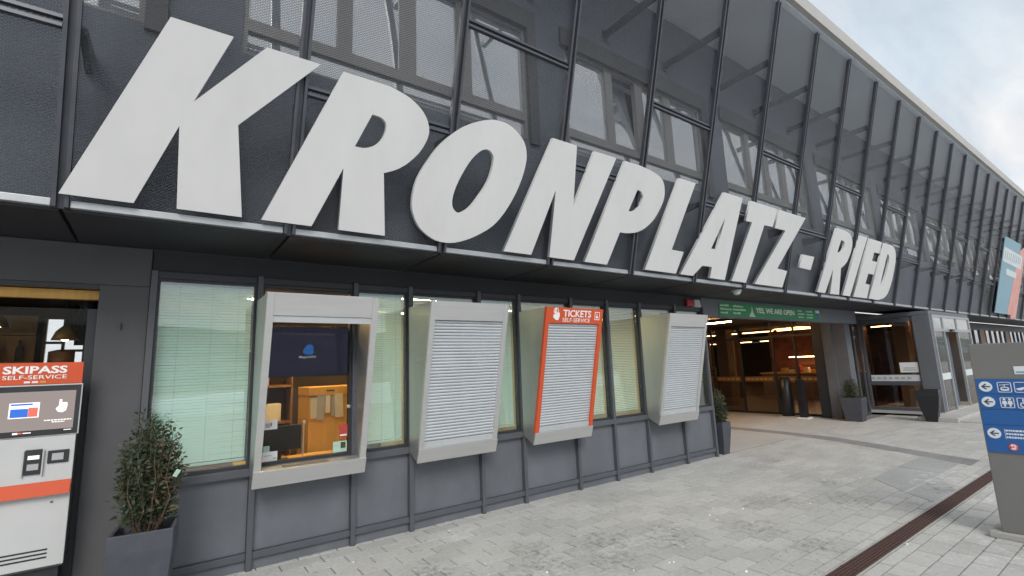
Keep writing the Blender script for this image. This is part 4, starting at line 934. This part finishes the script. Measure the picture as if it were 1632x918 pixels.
B('icon', 'kiosk_white', scr, (.045, -.0185, 1.378, .195, -.017, 1.48)); B('icon', 'kiosk_blue', scr, (.053, -.0200, 1.384, .14, -.0188, 1.44)); B('icon', 'kiosk_red', scr, (.141, -.0200, 1.384, .188, -.0188, 1.445)); B('icon', 'kiosk_blue', scr, (.053, -.0200, 1.463, .16, -.0188, 1.474))
put('hand_symbol', poly_mesh('hand_symbol', [[(0, .0), (.012, -.022), (.035, -.028), (.055, -.015), (.06, .02), (.058, .04), (.03, .042), (.03, .062), (.016, .062), (.015, .02)]], 'kiosk_white', (.278, -.017, 1.43), (1, 0, 0), (0, 0, 1), .0015), scr)
for a, b, z in ((.225, .365, 1.350), (.265, .33, 1.337)):
    q = MB(); x = a
    while x < b: s_ = rnd.uniform(.008, .02); q.box(x, -.0185, z, min(x + s_, b), -.017, z + .007); x += s_ + .004
    q.build('caption', 'kiosk_white', scr)
B('status_mark', 'kiosk_white', scr, (.075, -.0165, 1.272, .10, -.0145, 1.284), (.125, -.0165, 1.275, .165, -.0145, 1.281), (.33, -.0165, 1.28, .37, -.0145, 1.285)); B('status_mark', 'kiosk_red', scr, (.102, -.0165, 1.274, .12, -.0145, 1.284))
cs = B('card_slot', 'machine_dark', sm, (.15, -.016, 1.0, .235, -.0045, 1.165), bevel=.004); B('slot_light', 'kiosk_white', cs, (.165, -.0185, 1.10, .222, -.0165, 1.125)); B('keypad', 'grey_text', cs, (.165, -.0185, 1.03, .222, -.0165, 1.07))
for x in (.138, .237): B('rail', 'steel_light', cs, (x, -.022, .99, x + .008, -.0045, 1.16))
rd = B('card_reader', 'machine_dark', sm, (.262, -.014, 1.062, .372, -.0045, 1.148), bevel=.008); B('reader_face', 'grey_text', rd, (.285, -.0165, 1.082, .345, -.0145, 1.128))
MB().hexa([(-.40, -.05, .858), (.398, -.05, .858), (.398, -.0045, .87), (-.40, -.0045, .87), (-.40, -.012, .945), (.398, -.012, .945), (.398, -.0045, .945), (-.40, -.0045, .945)]).build('shelf', 'orange_sheet', sm, bevel=.004)
B('keyhole', 'machine_side', sm, (.30, -.008, .80, .315, -.0045, .812))
for z in (.50, .475, .45): B('vent', 'machine_dark', sm, (-.36, -.0065, z, .31, -.0045, z + .010))
def shrub(mb_leaf, mb_br, h, r, nst, nleaf, z0, seed, rbase=.25):
    rr = random.Random(seed)
    for s in range(nst):
        a = rr.uniform(0, 6.283); q = math.sqrt(rr.random()); lean = q * r
        top = h * rr.uniform(.62, 1.02) * (1.03 - .25 * q)
        b0 = Vector((math.cos(a) * r * rbase * q, math.sin(a) * r * rbase * q, z0)); b1 = Vector((math.cos(a) * lean, math.sin(a) * lean, z0 + top))
        pts = []
        for i in range(6):
            t = i / 5; p = b0.lerp(b1, t); k = math.sin(t * 3.1) * .03
            pts.append(p + Vector((rr.uniform(-k, k), rr.uniform(-k, k), 0)) + Vector((math.cos(a), math.sin(a), 0)) * (r * .25 * q * math.sin(t * 3.14)))
        for i in range(5): mb_br.tube(pts[i], pts[i + 1], .007 * (1 - i / 6), .007 * (1 - (i + 1) / 6), 5, False)
        for l in range(nleaf):
            t = rr.uniform(.12, 1.0) ** .8; i = min(4, int(t * 5)); p = pts[i].lerp(pts[i + 1], t * 5 - i)
            d = Vector((rr.gauss(0, 1), rr.gauss(0, 1), rr.gauss(.5, .7))).normalized()
            ln = rr.uniform(.022, .055) * (1.15 - .4 * t); c = p + d * ln * rr.uniform(.3, 1.3)
            sd = d.cross(Vector((rr.gauss(0, 1), rr.gauss(0, 1), rr.gauss(0, 1)))).normalized() * ln * .22
            mb_leaf.add([c, c + d * ln * .5 + sd, c + d * ln, c + d * ln * .5 - sd], [(0, 1, 2, 3)])
# ---- bistro interior
pl = []
for j, (x, y, z) in enumerate(((-.72, 1.2, 2.0), (-1.42, 2.5, 2.22), (-1.22, 1.0, 1.98))):
    t = thing('pendant_lamp', ('warm pendant lamp nearest the shop window edge', 'warm pendant lamp deep in the dark shop', 'warm pendant lamp at the far left of the shop')[j], 'lamp', (x, y, z), 'pendant lamps in the dark shop')
    MB().tube((0, 0, .13), (0, 0, 2.56 - z), .004, n=6).build('cable', 'plastic_black', t); MB().lathe([(.10, 0), (.07, .08), (.02, .135)], (0, 0, 0), 16).build('shade', 'gold', t, smooth=True); MB().lathe([(.01, -.012), (.04, .01), (.03, .05)], (0, 0, 0), 12).build('bulb', 'lamp_warm', t, smooth=True)
ct = thing('bar_counter', 'dark brown bar counter in the shop behind the ticket machine', 'counter', (-1.9, 1.3, 0)); B('front', 'wood_brown', ct, (-1.9, 0, .007, 1.35, .06, 1.12)); B('top', 'wood_brown', ct, (-1.95, -.08, 1.121, 1.4, .55, 1.17), bevel=.006)
cm = thing('coffee_machine', 'dark coffee machine standing on the bar counter', 'coffee machine', (-1.25, 1.55, 1.171)); B('body', 'machine_dark', cm, (-.3, -.2, .10, .3, .2, .45), bevel=.02); B('foot', 'machine_dark', cm, (-.26, -.18, 0, .26, .18, .0995)); B('hopper', 'gold', cm, (-.16, -.1, .451, .02, .1, .6), bevel=.02); MB().tube((.12, -.24, .2), (.12, -.14, .2), .03, n=10).build('group_head', 'steel_light', cm)
gk = thing('grinder', 'dark coffee grinder in front of the bright added opening at the back of the shop', 'grinder', (-.78, 1.6, 1.171)); B('body', 'machine_dark', gk, (-.09, -.1, 0, .09, .1, .52), bevel=.02); MB().lathe([(.05, .521), (.10, .62), (.10, .74), (.03, .76)], (0, 0, 0), 14).build('hopper', 'wood_brown', gk, smooth=True)
hp = thing('hanging_plant', 'dark leafy plant hanging before the bright added opening at the back of the shop', 'plant', (-.70, 2.5, 2.0)); lf, br = MB(), MB(); shrub(lf, br, -.34, .16, 14, 40, .45, 31); lf.build('foliage', 'leaf_dark', hp); br.build('stems', 'bark', hp); MB().lathe([(.05, .40), (.09, .50), (.09, .555)], (0, 0, 0), 12).build('pot', 'planter_grey', hp)
bs = thing('bottle_shelf', 'warm lit shelf on the back wall of the dark shop', 'shelf', (-1.62, 3.3, 0))
for z in (1.45, 1.85, 2.2): B('board', 'wood_orange', bs, (-.62, 0, z, .36, .19, z + .03))
B('back_board', 'wood_orange', bs, (-.62, .191, 1.3, .36, .199, 2.45))  # warm light on the wall put into the orange board colour
for j in range(10):
    o = MB().lathe([(.035, 0), (.035, .16), (.014, .2), (.014, .26)], (-2.1 + j * .09, 3.4, 1.481 if j % 2 else 1.881), 10).build('bottle', 'wood_brown' if j % 3 else 'gold', smooth=True)
    tag(o, ('amber' if j % 3 == 0 else 'brown') + ' bottle, %s from the left on the %s shelf board in the dark shop' % (('first', 'second', 'third', 'fourth', 'fifth')[j // 2], 'lower' if j % 2 else 'middle'), 'bottle', 'shelf bottles in the dark shop')

# ================================================================== PLANTS IN POTS
def planter(label, loc, wt, wb, hh, rz, plant=None, m='planter_grey', seed=1, extra=False):
    t = thing('potted_shrub' if plant else 'planter_pot', label, 'potted plant' if plant else 'planter', loc, None, rz)
    def ring(w, z): return [(-w / 2, -w / 2, z), (w / 2, -w / 2, z), (w / 2, w / 2, z), (-w / 2, w / 2, z)]
    q = MB(); wm = wt * .985; ri = wt - .045
    vs = ring(wb, 0) + ring(wb + (wt - wb) * .62, hh * .45) + ring(wm + .004, hh * .8) + ring(wt, hh) + ring(ri, hh) + ring(ri - .02, hh - .09)
    fs = [(3, 2, 1, 0)]
    for k in range(5):
        for i in range(4): fs.append((k * 4 + i, k * 4 + (i + 1) % 4, k * 4 + 4 + (i + 1) % 4, k * 4 + 4 + i))
    q.add(vs, fs); q.build('pot', m, t, bevel=.006)
    sq = MB(); e = ri / 2 - .008
    vs = []
    for i in range(7):
        for j in range(7): vs.append((-e + 2 * e * i / 6, -e + 2 * e * j / 6, hh - .075 + rnd.uniform(-.008, .014)))
    sq.add(vs, [(i * 7 + j, i * 7 + 7 + j, i * 7 + 8 + j, i * 7 + j + 1) for i in range(6) for j in range(6)]).build('soil', 'soil', t)
    if plant:
        h, r, ns, nl = plant; lf, br = MB(), MB(); shrub(lf, br, h, r, ns, nl, hh - .08, seed)
        lf.build('foliage', 'leaf_dark', t); br.build('stems', 'bark', t)
        l2, b2 = MB(), MB(); shrub(l2, b2, h * .95, r * 1.05, max(3, ns // 10), nl // 3, hh - .08, seed + 50); l2.build('dry_leaves', 'leaf_brown', t); 
        b2.build('dry_stems', 'bark', t)
    return t
P1 = planter('grey square pot with ragged dark shrub beside the skipass machine', (.0, -.46, 0), .36, .27, .60, math.radians(-7), (.93, .160, 40, 165), seed=3)
planter('slim grey pot with narrow dark shrub at the end of the ticket office wall', (7.93, .06, 0), .25, .165, .53, 0, (.62, .10, 26, 110), seed=5)
planter('grey pot with small shrub in front of the entrance pillar', (13.74, .10, 0), .44, .33, .56, math.radians(4), (.62, .15, 22, 90), seed=8, m='planter_grey')
planter('black tapered pot without plant beside the glazed porch', (14.50, -1.16, 0), .42, .20, .72, math.radians(6), None, 'planter_black')
tg = tag(MB().box(-.014, -.001, 0, .016, .001, .05).build('pale_sheet', 'paper_green'), 'small pale green sheet in the near potted shrub', 'tag'); tg.location = (.14, -.62, .93); tg.rotation_euler = (.1, .5, .3)  # thin pale green sheet set at the right of the shrub

# ---- bins at the entrance
bi_ = thing('litter_bin', 'dark upright litter bin standing before the entrance glass', 'bin', (13.7, 1.62, 0)); MB().box(-.16, -.2, .0, .16, .2, .035).build('base', 'concrete', bi_); MB().lathe([(.15, .036), (.155, .5), (.15, .98), (.12, 1.0)], (0, .03, 0), 20).build('body', 'planter_black', bi_, smooth=True); MB().lathe([(.125, 1.001), (.09, 1.05), (.02, 1.06)], (0, .03, 0), 20).build('lid', 'plastic_black', bi_, smooth=True)
ab = thing('ash_post', 'slim dark ash post right of the litter bin at the entrance', 'ash post', (13.62, 1.22, 0)); MB().box(-.14, -.14, 0, .14, .14, .03).build('base', 'paper_white', ab); MB().box(-.08, -.085, .031, .08, .085, .98).build('post', 'planter_black', ab, bevel=.01)
# ---- hall furniture seen through the glass
hc = thing('shop_counter', 'brown shop counter with lit goods inside the entrance hall', 'counter', (19.6, 3.5, 0)); B('front', 'wood_brown', hc, (-.4, -1.6, .009, .4, 1.6, .95)); B('top', 'wood_orange', hc, (-.45, -1.65, .951, .45, 1.65, 1.0)); B('glow_strip', 'lamp_spot', hc, (-.2, -1.2, 1.55, -.16, .6, 1.57)); B('canopy', 'wood_brown', hc, (-.3, -1.3, 1.571, .45, .7, 1.60)); B('back_shelf', 'wood_brown', hc, (.2, -1.3, 1.30, .44, .7, 1.33)); B('canopy_post', 'wood_brown', hc, (.38, -1.3, 1.001, .44, -1.24, 1.57), (.38, .64, 1.001, .44, .7, 1.57))
for j in range(8):
    o = B('goods_box', ('paper', 'paper_red', 'paper_green', 'gold')[j % 4], None, (19.3, 2.4 + j * .26, 1.001, 19.5, 2.58 + j * .26, 1.10 + .07 * (j % 3)), bevel=.01)
    tag(o, ('cream', 'red', 'pale green', 'golden')[j % 4] + ' goods box on the lit shop counter in the hall, ' + ('nearer' if j < 4 else 'farther') + ' half', 'box', 'goods on the hall counter')
ys_ = thing('yellow_sign', 'yellow notice on a golden post behind the entrance glass', 'sign', (14.9, 4.55, 0)); MB().box(-.03, -.05, .009, .03, .05, 2.3).build('post', 'gold', ys_); B('board', 'gold', ys_, (-.05, -.22, .98, -.031, .22, 1.32)); B('print', 'wood_brown', ys_, (-.053, -.16, 1.07, -.051, .16, 1.12), (-.053, -.16, 1.18, -.051, .1, 1.23))

# ================================================================== DRAIN, TOTEM, ICE
dr = thing('drain_channel', 'rusty brown slotted drain channel running along the paving', 'drain', (0, 0, 0))
B('channel', 'drain_black', dr, (1.2, -3.2375, -.0085, 14.2, -3.0625, -.0060)); B('edge', 'concrete', dr, (1.2, -3.0790, -.0059, 14.2, -3.0625, .001)); B('edge', 'concrete', dr, (1.2, -3.2375, -.0059, 14.2, -3.2210, .001))
gm = MB(); L = 1.535
for j in range(6): gm.box(0, j * .0242, -.0055, L, j * .0242 + .0165, .003)
for x in (0.0, L - .012): gm.box(x, -.001, -.005, x + .012, .1405, .0035)
for j in range(1, 12): gm.box(L * j / 12 - .004, 0, -.005, L * j / 12 + .004, .14, -.001)
gme = gm.mesh('grate', 'grate_rust')
for j in range(-2, 6): put('grate', gme, dr, (4.345 + 1.54 * j, -3.2195, 0))
to = thing('information_totem', 'brown grey information totem with blue direction signs at the right edge', 'totem', (5.96, -3.70, 0))
TU, TV = Vector((0, -1, 0)), Vector((0, 0, 1))
B('foot', 'concrete', to, (-.05, -1.0, 0, .24, .06, .05), bevel=.008)
B('body', 'totem_grey', to, (0, -.95, .0505, .16, -.012, 1.645), bevel=.008)
def tp(name, m, loops, d=.0, th=.003): return put(name, poly_mesh(name, loops, m, (-.0005 - d, 0, 0), TU, TV, th), to)
for a, b in ((1.207, 1.335), (1.077, 1.203), (.947, 1.073), (.712, .943)): tp('blue_board', 'sign_blue', [rect(.022, a, .93, b)], 0, .008)
D1 = .0086
for z in (1.270, 1.139, .872):
    tp('arrow_disc', 'sign_light', [circle(.083, z, .044, 24)], D1); tp('arrow', 'arrow_dark', [[(.053, z), (.083, z + .026), (.091, z + .019), (.074, z + .005), (.113, z + .005), (.113, z - .005), (.074, z - .005), (.091, z - .019), (.083, z - .026)]], D1 + .0032, .001)
for x, z in ((.158, 1.222), (.262, 1.222), (.158, 1.091), (.262, 1.091), (.366, 1.222)): tp('symbol_frame', 'sign_light', [rrect(x, z, x + .088, z + .088, .012), rrect(x + .005, z + .005, x + .083, z + .083, .008)], D1)
tp('gondola_symbol', 'sign_light', [rrect(.176, 1.236, .230, 1.268, .012), rect(.186, 1.250, .220, 1.262)], D1); tp('gondola_symbol', 'sign_light', [[(.200, 1.268), (.206, 1.268), (.206, 1.285), (.235, 1.290), (.235, 1.294), (.170, 1.285), (.170, 1.281), (.200, 1.284)]], D1)
tp('ramp_symbol', 'sign_light', [[(.272, 1.256), (.345, 1.275), (.345, 1.262), (.30, 1.240), (.278, 1.243)]], D1)
for x in (.185, .219):
    tp('people_symbol', 'sign_light', [circle(x, 1.163, .009, 12)], D1); tp('people_symbol', 'sign_light', [[(x - .012, 1.151), (x + .012, 1.151), (x + .016, 1.122), (x + .006, 1.122), (x + .006, 1.102), (x - .006, 1.102), (x - .006, 1.122), (x - .016, 1.122)]], D1)
tp('wheelchair_symbol', 'sign_light', [circle(.30, 1.120, .022, 18), circle(.30, 1.120, .015, 18)], D1); tp('wheelchair_symbol', 'sign_light', [[(.296, 1.168), (.304, 1.168), (.304, 1.135), (.322, 1.135), (.332, 1.110), (.325, 1.108), (.317, 1.128), (.296, 1.128)]], D1); tp('wheelchair_symbol', 'sign_light', [circle(.300, 1.173, .006, 10)], D1)
for r_ in range(3):
    x = .157
    while x < .42:
        s_ = rnd.uniform(.008, .02); tp('small_print', 'sign_light', [rect(x, .893 - r_ * .028, min(x + s_, .42), .908 - r_ * .028)], D1, .001); x += s_ + .004
tp('text_rule', 'sign_light', [rect(.150, .83, .1525, .915)], D1, .001)
tp('emblem', 'sign_red', [circle(.188, .765, .031, 20)], D1); tp('emblem', 'sign_light', [[(.168, .775), (.18, .79), (.20, .785), (.21, .77), (.2, .765), (.205, .75), (.185, .742), (.17, .752), (.182, .765)]], D1 + .0032, .001); tp('emblem', 'sign_red', [[(.18, .77), (.192, .775), (.196, .768), (.188, .757)]], D1 + .0045, .001)
tp('notice', 'sign_light', [rect(.28, 1.375, .42, 1.442)], 0, .003); tp('notice_mark', 'poster_blue', [rect(.29, 1.385, .41, 1.40)], .0034, .001)
ic = MB(); ri_ = random.Random(4)
spots = [(4.065, -.615, .014), (3.746, -.797, .01), (4.708, -.873, .008), (4.754, -1.711, .020), (4.662, -1.853, .018), (5.198, -1.823, .024), (4.993, -1.597, .012), (3.431, -2.197, .013), (3.467, -2.212, .016), (3.722, -2.676, .022), (7.509, -2.121, .016), (5.218, -3.25, .017), (2.473, -.283, .012), (2.584, -.02, .012), (4.054, -1.581, .009), (4.12, -1.692, .009), (3.798, -2.067, .013), (7.097, -1.853, .02), (3.107, -2.107, .012), (2.577, -1.69, .014), (1.461, -.442, .012), (2.294, -1.229, .01), (5.9, -2.2, .012), (5.4, -2.35, .012)]
for _ in range(60):
    spots.append((ri_.uniform(1.6, 9), ri_.uniform(-3.9, -.1), ri_.uniform(.003, .007)))
for x, y, r in spots:
    r *= .72
    vs = [(x, y, r * .9)]; m_ = 6
    for k in range(m_):
        t = 2 * math.pi * k / m_; q = r * ri_.uniform(.6, 1.35); vs.append((x + q * math.cos(t), y + q * math.sin(t) * .8, .0))
    ic.add(vs, [(0, 1 + k, 1 + (k + 1) % m_) for k in range(m_)])
tag(ic.build('ice_crumbs', 'ice'), 'small white crumbs of ice and salt scattered on the paving', 'ice crumbs', kind='stuff')
